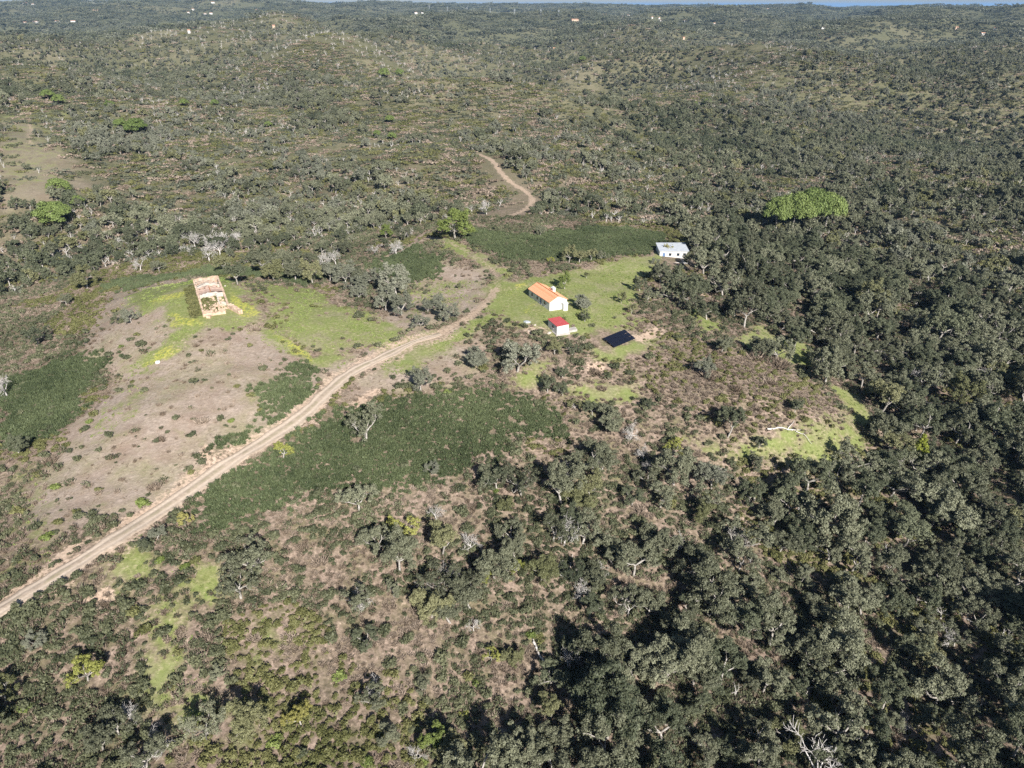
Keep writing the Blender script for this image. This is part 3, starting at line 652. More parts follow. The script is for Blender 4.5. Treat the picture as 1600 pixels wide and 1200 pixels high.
# trees placed by what the photo shows: (foot px, foot py, crown width px, kind)
TREES = [(635,842,50,'y'),(690,866,52,'o'),(626,897,60,'g'),(675,966,60,'o'),(705,972,58,'g'),(774,905,66,'g'),(757,909,26,'y'),(800,901,36,'y'),(616,934,26,'g'),(957,882,55,'g'),(767,1032,28,'y'),(800,1034,34,'o'),(735,917,40,'s'),
 (572,689,58,'s'),(674,741,24,'v'),(790,798,28,'o'),(815,776,58,'s'),(880,790,58,'g'),(657,611,34,'v'),(443,717,34,'y'),(290,822,24,'a'),(949,672,46,'g'),(1051,713,34,'y'),(1054,757,62,'g'),(1136,683,42,'d'),(1009,762,46,'g'),(1178,738,30,'g'),(1112,763,52,'v'),
 (990,899,62,'g'),(1030,868,60,'g'),(900,800,52,'o'),(1083,905,62,'g'),(1205,822,52,'g'),(393,895,74,'s'),(386,1150,66,'o'),(470,1134,46,'a'),(188,1152,62,'s'),(226,1200,70,'s'),(160,1172,50,'g'),(8,1098,46,'o'),(556,954,50,'s'),(583,1104,46,'s'),(605,1160,36,'g'),(664,1078,32,'s'),
 (680,1168,44,'b'),(708,1185,46,'o'),(945,1215,96,'g'),(820,1215,62,'g'),(940,1042,80,'g'),(990,1058,60,'g'),(860,1120,40,'o'),(930,920,50,'g'),(1060,990,55,'g'),(1010,960,46,'g'),
 (805,580,64,'v'),(742,575,38,'v'),(867,555,28,'o'),(882,451,24,'b'),(908,484,30,'v'),(917,435,10,'o'),(914,503,16,'d'),(970,474,15,'o'),(986,490,13,'o'),(1000,455,22,'d'),(1010,475,20,'g'),
 (562,456,38,'v'),(540,446,36,'v'),(515,440,30,'v'),(585,447,34,'v'),(622,462,46,'v'),(603,486,38,'v'),(627,494,40,'v'),(655,510,30,'v'),(701,500,34,'v'),(672,490,26,'v'),(686,480,22,'v'),(560,470,24,'v'),(372,445,36,'d'),(352,425,28,'o'),(430,440,34,'o'),(462,440,34,'g'),(490,444,32,'o'),(410,430,36,'g'),(445,425,34,'g'),
 (713,374,56,'b'),(862,411,13,'y'),(888,412,22,'o'),(905,412,22,'o'),(922,410,20,'o'),(940,408,20,'g'),(630,376,24,'s'),(604,373,20,'b'),(136,452,36,'o'),(190,502,20,'g'),(206,504,26,'v'),
 (1150,450,50,'g'),(1100,430,45,'g'),(1085,400,46,'g'),(1110,390,44,'g'),(1045,397,16,'a'),(1078,414,26,'g'),(1022,412,14,'v'),(1060,480,44,'d'),(1090,465,40,'d'),(1040,470,40,'g'),(1080,490,36,'g'),(1105,500,34,'d'),(1165,480,40,'g'),(1190,560,40,'g'),(1215,565,44,'g'),(1240,545,40,'d'),(1290,600,48,'g'),(1310,590,40,'g'),(1375,690,54,'g'),(1240,650,22,'d'),(1100,590,32,'v'),(1012,640,18,'d'),(855,613,28,'d'),(880,618,22,'d'),(880,590,20,'d'),(900,640,26,'o'),(925,650,30,'d'),(895,555,24,'d'),(1130,660,26,'d'),
 (340,1060,24,'g'),(60,1010,30,'v'),(230,862,22,'d'),(247,845,24,'v'),(1185,700,22,'d'),(1260,770,60,'d'),(1310,760,54,'g'),(1340,790,60,'d')]
DEADS = [(882,852,46,70),(984,686,28,40),(1272,1225,88,90),(1405,838,36,40),(682,813,24,40),(887,1044,30,90),(656,1188,28,20),(1415,1140,30,40),(220,424,22,24),(327,410,26,30),(305,388,26,34),(335,388,30,40),(345,400,26,36),(365,385,26,34),(290,375,20,36),(12,622,36,34),(620,400,24,34),(586,398,18,28),(638,372,18,24),(505,420,22,30),(525,415,22,30),(740,860,30,40),(1005,720,26,34),(940,735,24,30),(870,770,22,34),(1480,1010,30,40),(1445,790,40,40),(1545,600,34,40),(1440,610,40,36),(1125,750,20,26),(760,335,20,22),(700,905,30,30),(660,935,26,30),(740,985,24,30),(905,940,32,30),(935,905,28,30),(562,945,36,30),(590,1088,38,30),(885,745,26,30),(1015,742,24,30),(205,1125,38,30),(245,1172,40,30),(1060,860,30,30),(980,960,30,30),(1150,860,34,30)]
PINES = [(95,305,36),(90,357,58),(123,323,24),(216,212,36),(190,205,26),(76,157,22),(93,163,20),(173,170,17),(610,192,16),(613,219,16),(590,214,14),(288,167,16),(336,166,14),(420,200,14),(1212,360,50),(1238,362,56),(1264,362,62),(1288,360,54),(600,122,20),(625,120,16),(910,97,12),(1105,165,14),(1085,168,12)]
tw = np.array([t[:3] for t in TREES], float); tx, ty, tz = ground(tw[:,0], tw[:,1])
slant = np.sqrt(tx**2+ty**2+(tz-CZ)**2); dep = ty*cP-(tz-CZ)*sP
trees = [dict(x=float(tx[i]), y=float(ty[i]), s=float(np.clip(tw[i,2]*dep[i]/FPX/7.6, .28, 1.9)), k=TREES[i][3], px=float(tw[i,2])) for i in range(len(TREES))]
# the woods between them
def wood_points(r0, r1, cell, azmax):
    x, y = field(r0, r1, cell, azmax); m = masks(x, y, ('wood','bare','dry','cistus','brown','green'))
    r = np.hypot(x, y); u, v = project(x, y, H(x, y))
    clus = fbm(x, y, 45, 2, 91)
    near = r < 330
    relief = fbm(x, y, 260, 3, 11)+.6*fbm(x, y, 560, 2, 15)
    d = np.where(near, .03+.74*m['wood'], .56+.30*m['wood']+.8*clus-.8*relief)
    d = np.where(near & (v > 720) & (m['wood'] < .5), np.maximum(d, .12+.26*(u > 520)), d)
    d = d*(1-.96*m['bare'])*(1-.90*m['dry'])*(1-.97*m['cistus'])*(1-.72*m['brown'])*(1-.88*m['green'])
    k = (RNG.random(len(x)) < d) & clear_of_sites(x, y, 3) & off_tracks(x, y, 4) & ((near_line(ROAD, x, y, 22) > np.where(u < 300, 18, 9)) | (r > 150)) & (near_line(TRACKS[3][0], x, y, 22) > 5.5)
    return x[k], y[k], m['wood'][k]
wx, wy, ww = wood_points(40, 330, 5.6, 50)
have = np.array([(t['x'], t['y'], t['s']) for t in trees])
keep = np.array([(np.hypot(have[:,0]-a, have[:,1]-b) > 2.2+2.4*have[:,2]).all() for a, b in zip(wx, wy)])
wx, wy, ww = wx[keep], wy[keep], ww[keep]
for a, b, w in zip(wx, wy, ww):
    r = math.hypot(a, b)
    trees.append(dict(x=float(a), y=float(b), s=float(np.clip(RNG.lognormal(-.08,.30),.45,1.6)) if w > .5 else float(np.clip(RNG.lognormal(-.25,.25),.45,1.2)), k=str(RNG.choice(list('gggggdddosssss'))) if w > .5 else str(RNG.choice(list('ggossssssyo'))), px=0))
for t in trees:
    if t['y'] > 200 and t['x'] < -15 and not t['px']: t['s'] *= .74
    if t['k'] == 'y' and not t['px']: t['s'] = min(t['s'], .62)
    d_ = t['y']*cP-(float(H(t['x'], t['y']))-CZ)*sP; t['app'] = t['s']*7.6*FPX/max(d_, 20)
    t['u'], t['v'] = [float(q) for q in project(np.array(t['x']), np.array(t['y']), H(t['x'], t['y']))]
    t['in'] = -20 < t['u'] < 1620 and 0 < t['v'] < 1240
    t['rank'] = (10000 if t['px'] else 0)+(5000 if t['in'] else 0)+t['app']
trees.sort(key=lambda t: -t['rank'])
singles = [t for t in trees[:300] if t['in'] or t['px']]; rest = [t for t in trees if t not in singles]
KIND = {'g':('oak','grey-green'),'d':('oak_dark','dark green'),'v':('olive','silvery green'),'o':('oak_olive','olive green'),'y':('oak_yellow','yellow-green'),'a':('oak_autumn','ochre yellow'),'b':('shrub_lime','bright green'),'s':('oak','thin-leaved grey')}
ORD = 'first second third fourth fifth sixth seventh eighth ninth tenth eleventh twelfth thirteenth fourteenth fifteenth sixteenth seventeenth eighteenth nineteenth twentieth'.split()
def where(u, v):
    """a patch of the place that one can find"""
    a = next(q for lim, q in ((1080,'along the bottom edge'),(960,'low on the slope'),(860,'below the rockrose'),(760,'under the brown spur'),(660,'beside the rockrose'),(560,'by the road bend'),(480,'level with the panels'),(420,'level with the cottage'),(380,'level with the terrace'),(-99,'beyond the buildings')) if v > lim)
    return a, 'left' if u < 420 else 'centre left' if u < 760 else 'centre right' if u < 1100 else 'right' if u < 1360 else 'far right'
def ordered(items, noun):
    """labels that count along each row"""
    rows = {}
    for t in items: rows.setdefault((t['look'],)+where(t['u'], t['v']), []).append(t)
    for (look, a, b), L_ in rows.items():
        L_.sort(key=lambda t: t['u'])
        for i, t in enumerate(L_):
            t['label'] = ('only %s %s %s, %s' % (look, noun, a, b)) if len(L_) == 1 else '%s %s %s from the left %s, %s' % (ORD[i] if i < 19 else 'last', look, noun, a, b)
for t in singles: t['look'] = KIND[t['k']][1]
ordered(singles, 'cork oak')
def tree_copy(name, label, cat, group, parts, x, y, z, s, sz, rz, mats=None, tilt=(0,0)):
    e = link(name, None); e.location = (x, y, z); e.rotation_euler = (tilt[0], tilt[1], rz); e.scale = (s, s, sz); e.empty_display_size = .5
    tag(e, label, cat, group)
    for i, (nm, data) in enumerate(parts):
        c = link(nm, data, e)
        if mats and mats[i]: c.material_slots[0].link = 'OBJECT'; c.material_slots[0].material = mats[i]
    return e
full = [0,1,3,5,7]; thin = [4,6,2]
for t in singles:
    i = random.choice(thin if t['k'] in 'sya' else full+[8,2]); s = t['s']
    tree_copy('cork_oak', t['label'], 'tree', 'cork oaks on the hillside', [('trunk', OAK_T[i]), ('crown', OAK_C[i])],
              t['x'], t['y'], float(H(t['x'], t['y']))-(.9*s if t['k'] in 'bv' else .25*s), s, s*random.uniform(.9,1.3), random.uniform(0,6.28), [None, MAT[KIND[t['k']][0]]], (random.gauss(0,.05), random.gauss(0,.05)))
def place_px(L_): a = np.array([q[:2] for q in L_], float); return ground(a[:,0], a[:,1])
dx_, dy_, dz_ = place_px(DEADS); its = []
for i, q in enumerate(DEADS):
    d_ = dy_[i]*cP-(dz_[i]-CZ)*sP; its.append(dict(u=q[0], v=q[1], look='bleached bare', x=dx_[i], y=dy_[i], z=dz_[i], s=max(.35, q[2]*d_/FPX/6.5)))
ordered(its, 'dead tree')
for i, t in enumerate(its):
    a, b = DEAD[i % 5]; tree_copy('dead_tree', t['label'], 'dead tree', 'bleached dead trees', [('trunk', a), ('branches', b)], t['x'], t['y'], t['z'], t['s'], t['s']*random.uniform(.9,1.2), random.uniform(0,6.28))
dx_, dy_, dz_ = place_px(PINES); its = []
for i, q in enumerate(PINES):
    d_ = dy_[i]*cP-(dz_[i]-CZ)*sP; its.append(dict(u=q[0], v=q[1], look='bright green round-topped', x=dx_[i], y=dy_[i], z=dz_[i], s=q[2]*d_/FPX/8.8))
ordered(its, 'pine')
for i, t in enumerate(its):
    a, b = TALL[i % 2] if t['u'] > 1180 else PINE[i % 3]; tree_copy('umbrella_pine', t['label'], 'pine tree', 'umbrella pines', [('trunk', a), ('crown', b)], t['x'], t['y'], t['z']-(2.6*t['s'] if t['u'] > 1180 else .4*t['s']), t['s'], t['s']*(1.35 if t['u'] > 1180 else 1), random.uniform(0,6.28))
fx, fy, fz = ground(1432, 722)
tree_copy('conifer', 'lone lime-yellow conical conifer in the shaded hollow', 'conifer', None, [('trunk', CONIFER[0]), ('crown', CONIFER[1])], fx[0], fy[0], fz[0], 1.25, 1.2, 0)
# fallen dead trees: trunk and boughs lying on the slope
def fallen(name, label, pts, forks, r):
    e = link(name, None); bx_, by_, bz_ = ground(pts[0][0], pts[0][1]); e.location = (bx_[0], by_[0], bz_[0]); tag(e, label, 'fallen tree', 'fallen dead trees')
    def run(pp, r0, r1, nm):
        a = np.array(pp, float); x, y, z = ground(a[:,0], a[:,1]); s = np.linspace(0, len(x)-1, len(x)*3)
        q = np.stack([np.interp(s, np.arange(len(x)), c) for c in (x, y, z)], 1); q[:,2] = H(q[:,0], q[:,1])+.25+.25*np.linspace(0, 1, len(s)); q += RNG.normal(0,.09,q.shape); q -= np.array((bx_[0], by_[0], bz_[0]))
        rad = np.linspace(r0, r1, len(s)); link(nm, mesh_np(nm, *tubes([(q[i], q[i+1], rad[i], rad[i+1]) for i in range(len(s)-1)]), MAT['deadwood']), e)
    run(pts, r, r*.6, 'trunk')
    for f in forks: run(f, r*.55, r*.2, 'bough')
fallen('fallen_tree', 'bleached fallen trunk forking downhill, below the brown scrub right of centre', [(834,1004),(842,1024),(852,1042)], [[(848,1036),(856,1058),(858,1076)],[(850,1040),(868,1056),(884,1072)],[(846,1034),(870,1048),(882,1062)],[(838,1012),(830,990)]], .24)
fallen('fallen_tree', 'bleached fallen bough with upturned fork, below the oaks at mid slope', [(848,898),(866,896),(884,906)], [[(866,896),(876,882),(880,878)],[(884,906),(890,890),(894,870)],[(884,906),(892,918)],[(880,903),(898,904)]], .22)
fallen('fallen_tree', 'long pale fallen tree lying on the green foot of the brown spur', [(1198,672),(1222,671),(1242,675)], [[(1242,675),(1256,680),(1268,696)],[(1230,672),(1240,660)],[(1236,674),(1254,674)]], .26)
# the rest of the woods as masses
kd = (RNG.random(len(wx)) < .10) & (ww > .5)
scatter('bare_oak_grove', L_DEAD, wx[kd]+2.5, wy[kd]-2, RNG.uniform(.45,.8,kd.sum()))
if rest:
    rxy = np.array([(t['x'], t['y']) for t in rest]); scatter('oak_undergrove', L_NEAR, rxy[:,0], rxy[:,1], np.array([t['s'] for t in rest]))
mx_, my_, mw_ = wood_points(330, 900, 5.3, 40)
ddens = np.clip(.36+.42*fbm(mx_, my_, 70, 2, 95), .05, .7)*(1-.65*sstep(.05, .5, mx_/np.hypot(mx_, my_)))
isd = RNG.random(len(mx_)) < ddens
def tone(x, y):
    t = .5+.4*fbm(x, y, 130, 2, 171)+.5*fbm(x, y, 260, 3, 11)+.3*fbm(x, y, 560, 2, 15)+RNG.normal(0,.2,len(x)); k = np.clip((t*5).astype(int), 0, 4)
    return np.where(RNG.random(len(x)) < .07, 3, np.array([1,0,2,0,4])[k])*3+RNG.integers(0,3,len(x))
scatter('oak_wood', L_MID, mx_[~isd], my_[~isd], np.clip(RNG.lognormal(-.42,.28,(~isd).sum()),.3,1.15), idx=tone(mx_[~isd], my_[~isd]))
scatter('dead_oak_wood', L_DEAD, mx_[isd], my_[isd], RNG.uniform(.4,.8,isd.sum()))
x, y = field(900, 1700, 7.4, 37); d = .62+.6*fbm(x, y, 220, 3, 97)-.6*fbm(x, y, 260, 3, 11)-.4*fbm(x, y, 560, 2, 15); k = RNG.random(len(x)) < d; kd = ~k & (RNG.random(len(x)) < .16)
scatter('distant_bare_wood', L_DEAD, x[kd], y[kd], RNG.uniform(.6,1.1,kd.sum()))
pk = tone(x[k], y[k])
scatter('distant_oak_wood', L_MID, x[k], y[k], np.clip(RNG.lognormal(-.35,.28,k.sum()),.35,1.2), idx=pk)
for r0, r1, cell in ((1650,3400,22),(3400,8300,40)):
    x, y = field(r0, r1, cell, 36); r = np.hypot(x, y); d = 1.1+.7*fbm(x, y, 600, 3, 98); k = RNG.random(len(x)) < d
    scatter('horizon_wood', L_FAR, x[k], y[k], RNG.uniform(.8,1.5,k.sum())*(1 if r0 < 3000 else 1.35))
# ------------------------------------------------------------------ shrubs
x, y = field(40, 330, .95, 50)
m = masks(x, y, ('green','soil','dry','cistus','brown','wood','yellow')); r = np.hypot(x, y)
ok = clear_of_sites(x, y) & off_tracks(x, y, 2.6)
g = fbm(x, y, 9, 3, 111); g2 = fbm(x, y, 28, 2, 121)
rnd = RNG.random(len(x)); open_ = (1-m['green'])*(1-.75*m['soil'])
bare = ok & (m['cistus'] < .4)
dens = open_*(1-.95*m['dry'])*np.clip(.74+.8*g+.2*m['wood'], .08, .98)*(1-.45*m['brown'])
k = bare & (RNG.random(len(x)) < dens*np.clip(.72+.3*(project(x, y, H(x, y))[1]-700)/300, .66, .98))
tint = fbm(x, y, 35, 2, 131); sz = np.clip(RNG.lognormal(-.14,.45,len(x)), .3, 1.7)
ol = tint > .30; mi = (RNG.random(len(x)) < .45) & ~ol
scatter('green_scrub', L_GREEN, x[k&~ol&~mi], y[k&~ol&~mi], sz[k&~ol&~mi])
scatter('mixed_scrub', L_MIX, x[k&mi], y[k&mi], sz[k&mi]*1.15)
scatter('olive_scrub', L_OLIVE, x[k&ol], y[k&ol], sz[k&ol])
dens = open_*(1-.92*m['dry'])*np.clip(.34-.5*g+.45*m['brown'], 0, .95)
k2 = bare & ~k & (RNG.random(len(x)) < dens)
scatter('dry_heath', L_DRY, x[k2], y[k2], RNG.uniform(.5,1.3,k2.sum()))
k3 = ok & ~k & ~k2 & (m['green'] < .5) & (RNG.random(len(x)) < .32+.3*g2)
scatter('dry_tufts', L_TUFT, x[k3], y[k3], RNG.uniform(.4,1.0,k3.sum()))
k4 = ok & ~k & (m['green'] > .3) & (RNG.random(len(x)) < .30+.5*g)
scatter('grass_tufts', L_GRASS, x[k4], y[k4], RNG.uniform(.6,1.3,k4.sum()))
k5 = ok & (m['cistus'] > .6) & (RNG.random(len(x)) < .035)
scatter('thicket_bushes', L_GREEN, x[k5], y[k5], RNG.uniform(.8,1.5,k5.sum()))
x, y = field(90, 330, .76, 46); m = masks(x, y, ('cistus','green')); r = np.hypot(x, y)
g = fbm(x, y, 7, 3, 161); c = clear_of_sites(x, y) & off_tracks(x, y, 2.6) & (RNG.random(len(x)) < m['cistus']*(1-m['green'])*np.clip(1.15+.8*g, .2, 1))
scatter('rockrose_thicket', L_CIST, x[c], y[c], RNG.uniform(.6,1.35,c.sum()))
x, y = field(330, 1000, 3.9, 40); m = masks(x, y, ('bare','dry','cistus','green')); r = np.hypot(x, y)
k = (RNG.random(len(x)) < (.62+.4*fbm(x, y, 60, 3, 141))*(1-.8*m['bare']*(m['cistus'] < .3))*(1-m['dry']*.85)) & off_tracks(x, y, 3) & (near_line(TRACKS[3][0], x, y, 12) > 6)
scatter('far_scrub', L_SCRUBF, x[k], y[k], RNG.uniform(.7,1.2,k.sum()))
x, y = field(1000, 1900, 10, 37); k = RNG.random(len(x)) < .55+.4*fbm(x, y, 150, 3, 151)
scatter('distant_scrub', L_SCRUBF, x[k], y[k], RNG.uniform(1.0,1.7,k.sum()))
# single shrubs that stand out on the open ground: (px, py, width px, kind)
SHRUBS = [(205,532,14,'d'),(222,540,22,'d'),(190,545,12,'l'),(215,524,12,'o'),(178,500,12,'d'),(265,502,9,'o'),(320,595,10,'d'),(398,517,20,'n'),(364,523,9,'d'),(315,549,9,'o'),(262,676,9,'d'),(226,612,14,'d'),(200,640,12,'n'),(370,605,12,'o'),(362,635,10,'n'),(350,640,10,'n'),(275,655,16,'d'),(255,648,12,'n'),(315,660,22,'n'),(250,690,18,'n'),(300,740,14,'o'),
 (362,660,14,'l'),(365,690,16,'d'),(295,735,16,'d'),(190,800,13,'d'),(156,815,26,'d'),(125,810,20,'d'),(90,820,20,'o'),(120,800,14,'o'),(75,840,24,'l'),(30,800,24,'o'),(85,765,22,'l'),(60,745,22,'o'),(80,725,26,'n'),(40,700,20,'o'),(225,790,26,'l'),(242,765,22,'n'),(155,767,14,'o'),(140,760,14,'n'),(135,672,16,'d'),(140,662,14,'l'),(160,610,14,'d'),(185,612,16,'d'),(205,605,10,'d'),
 (480,592,12,'d'),(502,600,10,'n'),(500,611,10,'n'),(465,562,8,'n'),(446,477,9,'o'),(540,482,8,'o'),(495,480,8,'o'),(510,490,7,'n'),(560,500,7,'n'),(430,495,7,'d'),(500,455,8,'n'),(508,460,7,'n'),(700,582,14,'d'),(690,600,12,'o'),(716,570,14,'d'),(640,622,14,'d'),(700,615,16,'l'),(705,618,12,'d'),(755,580,20,'o'),
 (920,545,24,'d'),(905,570,22,'d'),(930,585,24,'n'),(960,575,20,'d'),(985,585,18,'d'),(940,610,18,'n'),(890,600,12,'d'),(1015,560,22,'d'),(1040,545,16,'d'),(1060,530,18,'d'),(1030,505,14,'d'),(985,500,14,'n'),(985,508,12,'n'),(960,498,8,'d'),(975,492,8,'n'),(925,510,12,'d'),(880,500,10,'o'),(905,495,10,'o'),(895,510,8,'n'),(840,430,8,'n'),(815,425,8,'n'),(850,428,9,'o'),(865,424,8,'d'),(790,430,8,'n'),(830,412,12,'n'),(885,425,8,'o'),
 (1105,590,34,'n'),(1150,610,22,'n'),(1200,600,26,'n'),(1240,640,20,'d'),(1180,640,18,'n'),(1075,610,16,'n'),(1120,640,16,'n'),(1215,575,40,'n'),(1180,560,34,'n'),
 (340,1020,30,'d'),(325,1000,26,'n'),(395,940,22,'d'),(230,860,24,'d'),(145,905,16,'d'),(120,900,20,'d'),(140,930,26,'d'),(105,940,20,'d'),(65,960,24,'d'),(290,890,20,'l'),(305,880,22,'o'),(250,880,20,'l'),(210,960,26,'o'),(225,990,28,'o'),(170,985,24,'d'),(135,990,26,'d'),(280,1020,18,'o'),(270,1075,18,'o'),(300,1130,30,'l'),(320,1160,28,'o'),(90,1010,24,'d'),(60,1080,26,'d'),(40,1110,22,'l'),(25,1150,26,'d'),(60,1180,22,'d'),(420,1100,26,'o'),(430,1160,30,'l'),(470,1180,22,'d'),(500,1120,22,'o'),(530,1060,26,'l'),(540,1150,24,'o'),(400,1000,24,'n'),(450,1000,24,'n'),(520,1000,28,'d'),(560,1010,28,'d'),(600,990,26,'d'),(640,1000,22,'d'),(610,1040,26,'d'),(690,1030,30,'d'),(720,1010,26,'d'),(730,1060,24,'o'),(745,1070,18,'l'),(630,1110,26,'d'),(640,1140,24,'d'),(690,1100,22,'d'),(725,1120,20,'y'),(660,1195,22,'l'),(575,1195,24,'l'),(828,995,22,'l'),(843,1000,24,'o'),(760,960,18,'d'),(790,950,18,'n'),(830,880,22,'n'),(840,850,18,'d'),(730,830,26,'d'),(740,860,24,'d'),(720,800,26,'d'),(775,770,12,'l'),(1108,782,14,'l'),(1120,795,20,'d'),(1050,790,20,'o'),(1075,800,20,'d'),(1130,800,18,'d'),(1000,800,24,'n'),(960,820,20,'d'),(640,640,16,'n'),(870,700,24,'n'),(910,760,20,'d'),(475,860,22,'n'),(500,880,26,'n'),(440,880,24,'d'),(460,930,24,'d'),(520,930,22,'d'),(580,930,22,'d'),(430,840,26,'d'),(380,830,24,'d'),(320,850,22,'n'),(345,860,26,'d'),(540,840,24,'n'),(580,850,22,'d'),(490,830,22,'d'),(600,830,20,'n'),(265,845,20,'d'),(275,865,16,'d'),(14,1020,40,'d')]
SK = {'d':('shrub','dark green'),'o':('shrub_olive','olive green'),'l':('shrub_lime','fresh green'),'n':('shrub_dry','brown twiggy'),'y':('oak_yellow','yellow-green')}
SM = [mesh_np('shrub', *bush(rg, 420, .16, rg.uniform(.85,1.25), 9), MAT['shrub']) for _ in range(4)]
SD = [mesh_np('shrub', *spikes(rg, 260, .95, .045, .6, 8), MAT['shrub_dry']) for _ in range(3)]
sx_, sy_, sz_ = place_px(SHRUBS); its = []
for i, q in enumerate(SHRUBS):
    d_ = sy_[i]*cP-(sz_[i]-CZ)*sP; its.append(dict(u=q[0], v=q[1], look=SK[q[3]][1], k=q[3], x=sx_[i], y=sy_[i], z=sz_[i], s=q[2]*d_/FPX/1.55))
ordered(its, 'shrub')
for t in its:
    o = link('shrub', random.choice(SD if t['k'] == 'n' else SM)); o.location = (t['x'], t['y'], t['z']-.06*t['s']); o.scale = (t['s'], t['s'], t['s']*random.uniform(.75,1.0)); o.rotation_euler = (0, 0, random.uniform(0,6.28))
    if t['k'] not in 'dn': o.material_slots[0].link = 'OBJECT'; o.material_slots[0].material = MAT[SK[t['k']][0]]
    tag(o, t['label'], 'shrub', 'single shrubs')
# ------------------------------------------------------------------ buildings
MAT['lime'] = plain_mat('white_limewash', (.58,.57,.54), (.80,.80,.78), .55, .85)
MAT['tile'] = plain_mat('orange_clay_tile', (.54,.22,.115), (.66,.33,.20), 1.4, .8, bump=.3)
MAT['tile_ridge'] = plain_mat('ridge_clay_tile', (.36,.13,.06), (.50,.21,.10), 3, .8)
MAT['red'] = plain_mat('red_metal_sheet', (.50,.085,.085), (.60,.12,.115), .8, .45, .4)
MAT['redrib'] = plain_mat('red_metal_rib', (.42,.07,.07), (.50,.09,.09), .8, .45, .4)
MAT['glass'] = plain_mat('window_glass', (.02,.03,.045), (.03,.045,.06), 1, .08, .5)
MAT['door'] = plain_mat('grey_painted_wood', (.30,.33,.36), (.40,.43,.46), 3, .6)
MAT['blue'] = plain_mat('blue_painted_wood', (.10,.17,.32), (.14,.22,.38), 3, .6)
MAT['conc'] = plain_mat('concrete', (.38,.35,.32), (.52,.48,.44), 1.0, .9)
MAT['slate'] = plain_mat('pale_fibre_cement', (.40,.43,.47), (.52,.55,.58), .9, .7)
MAT['panel'] = plain_mat('solar_cell', (.006,.008,.018), (.010,.012,.024), 2, .4, .4)
MAT['alu'] = plain_mat('dark_aluminium', (.06,.06,.065), (.10,.10,.105), 2, .4, .5)
MAT['stone'] = plain_mat('ruin_rubble_stone', (.40,.27,.185), (.66,.51,.39), 1.6, .95, bump=.6)
MAT['plaster'] = plain_mat('ruin_old_plaster', (.42,.36,.30), (.62,.56,.49), 1.0, .9)
MAT['oldtile'] = plain_mat('old_rose_tile', (.44,.29,.22), (.62,.46,.37), 1.5, .9, bump=.4)
MAT['wood'] = plain_mat('weathered_timber', (.30,.27,.24), (.45,.42,.38), 3, .9)
def root(name, label, cat, x, y, z, ang, group=None):
    e = link(name, None); e.location = (x, y, z); e.rotation_euler = (0, 0, ang); e.empty_display_size = 1; return tag(e, label, cat, group)
def opening(parent, x0, x1, z0, z1, y, side, kind='window', m='glass'):
    """window or door on a wall face: local x along, face at y looking to side (-1/+1) of the y axis"""
    d = .05*side
    o = MB().box(x0, x1, *sorted((y+.012*side, y+d)), z0, z1).build(kind, MAT[m], parent)
    fr = MB(); t = .09
    for a in ((x0-t, x1+t, z1, z1+t), (x0-t, x0, z0, z1), (x1, x1+t, z0, z1)): fr.box(a[0], a[1], *sorted((y+.004*side, y+.09*side)), a[2], a[3])
    f = fr.build('frame', MAT['conc'], o)
    if kind == 'window': MB().box(x0-t, x1+t, *sorted((y+.006*side, y+.16*side)), z0-.09, z0-.003).build('sill', MAT['conc'], o)
    else: MB().box(x1-.16, x1-.10, *sorted((y+d, y+d+.06*side)), z0+.95, z0+1.10).build('handle', MAT['alu'], o)
    return o
# cottage: local +x along its length from the near gable to the far one, local y across
ang = math.atan2(210.8-199.1, 5.4-11.4)
cz = float(H(10.9, 205.4))-.05
cot = root('cottage', 'long white cottage with orange tiled gable roof and white chimney', 'house', 11.4, 199.1, cz, ang)
Lc, Wc, Hc, Rc = 13.2, 6.0, 2.75, 1.45
w = MB().add([(0,0,-1),(Lc,0,-1),(Lc,-Wc,-1),(0,-Wc,-1),(0,0,Hc),(Lc,0,Hc),(Lc,-Wc,Hc),(0,-Wc,Hc),(0,-Wc/2,Hc+Rc),(Lc,-Wc/2,Hc+Rc)], [(0,4,5,1),(2,6,7,3),(3,7,8,4,0),(1,5,9,6,2),(4,8,9,5),(8,7,6,9)]); w.build('wall', MAT['lime'], cot)
ov = .28; sl = Rc/(Wc/2); rt = .09
def roof_plane(side):
    y0 = ov if side > 0 else -Wc-ov; ze = Hc-ov*sl+.10; zr = Hc+Rc+.10
    q = [(-.18,y0,ze),(-.18,-Wc/2,zr),(Lc+.18,-Wc/2,zr),(Lc+.18,y0,ze)]
    if side < 0: q = q[::-1]
    o = MB().slab(q[::-1] if False else q, rt)
    return o
rp = MB()
for sd in (1,-1):
    y0 = ov if sd > 0 else -Wc-ov; ze = Hc-ov*sl+.10; zr = Hc+Rc+.10
    rp.add([(-.18,y0,ze),(Lc+.18,y0,ze),(Lc+.18,-Wc/2,zr),(-.18,-Wc/2,zr),(-.18,y0,ze-rt),(Lc+.18,y0,ze-rt),(Lc+.18,-Wc/2,zr-rt),(-.18,-Wc/2,zr-rt)], [(0,1,2,3),(4,7,6,5),(0,4,5,1),(3,7,4,0),(1,5,6,2)])
rf_ = rp.build('roof', MAT['tile'], cot)
for sd in (1,-1):       # rows of cover tiles running from ridge to eave
    y0 = ov if sd > 0 else -Wc-ov; ze = Hc-ov*sl+.10; zr = Hc+Rc+.10
    proto = None; nT = 54
    for i in range(nT):
        xx = -.1+i*(Lc+.2)/(nT-1)
        if proto is None:
            mb = MB(); mb.tube((0,y0,ze+.02),(0,-Wc/2,zr+.02),.085,.085,6); o = mb.build('cover_tile_row', MAT['tile'], rf_); proto = o.data
        else: o = link('cover_tile_row', proto, rf_)
        o.location = (xx,0,0)
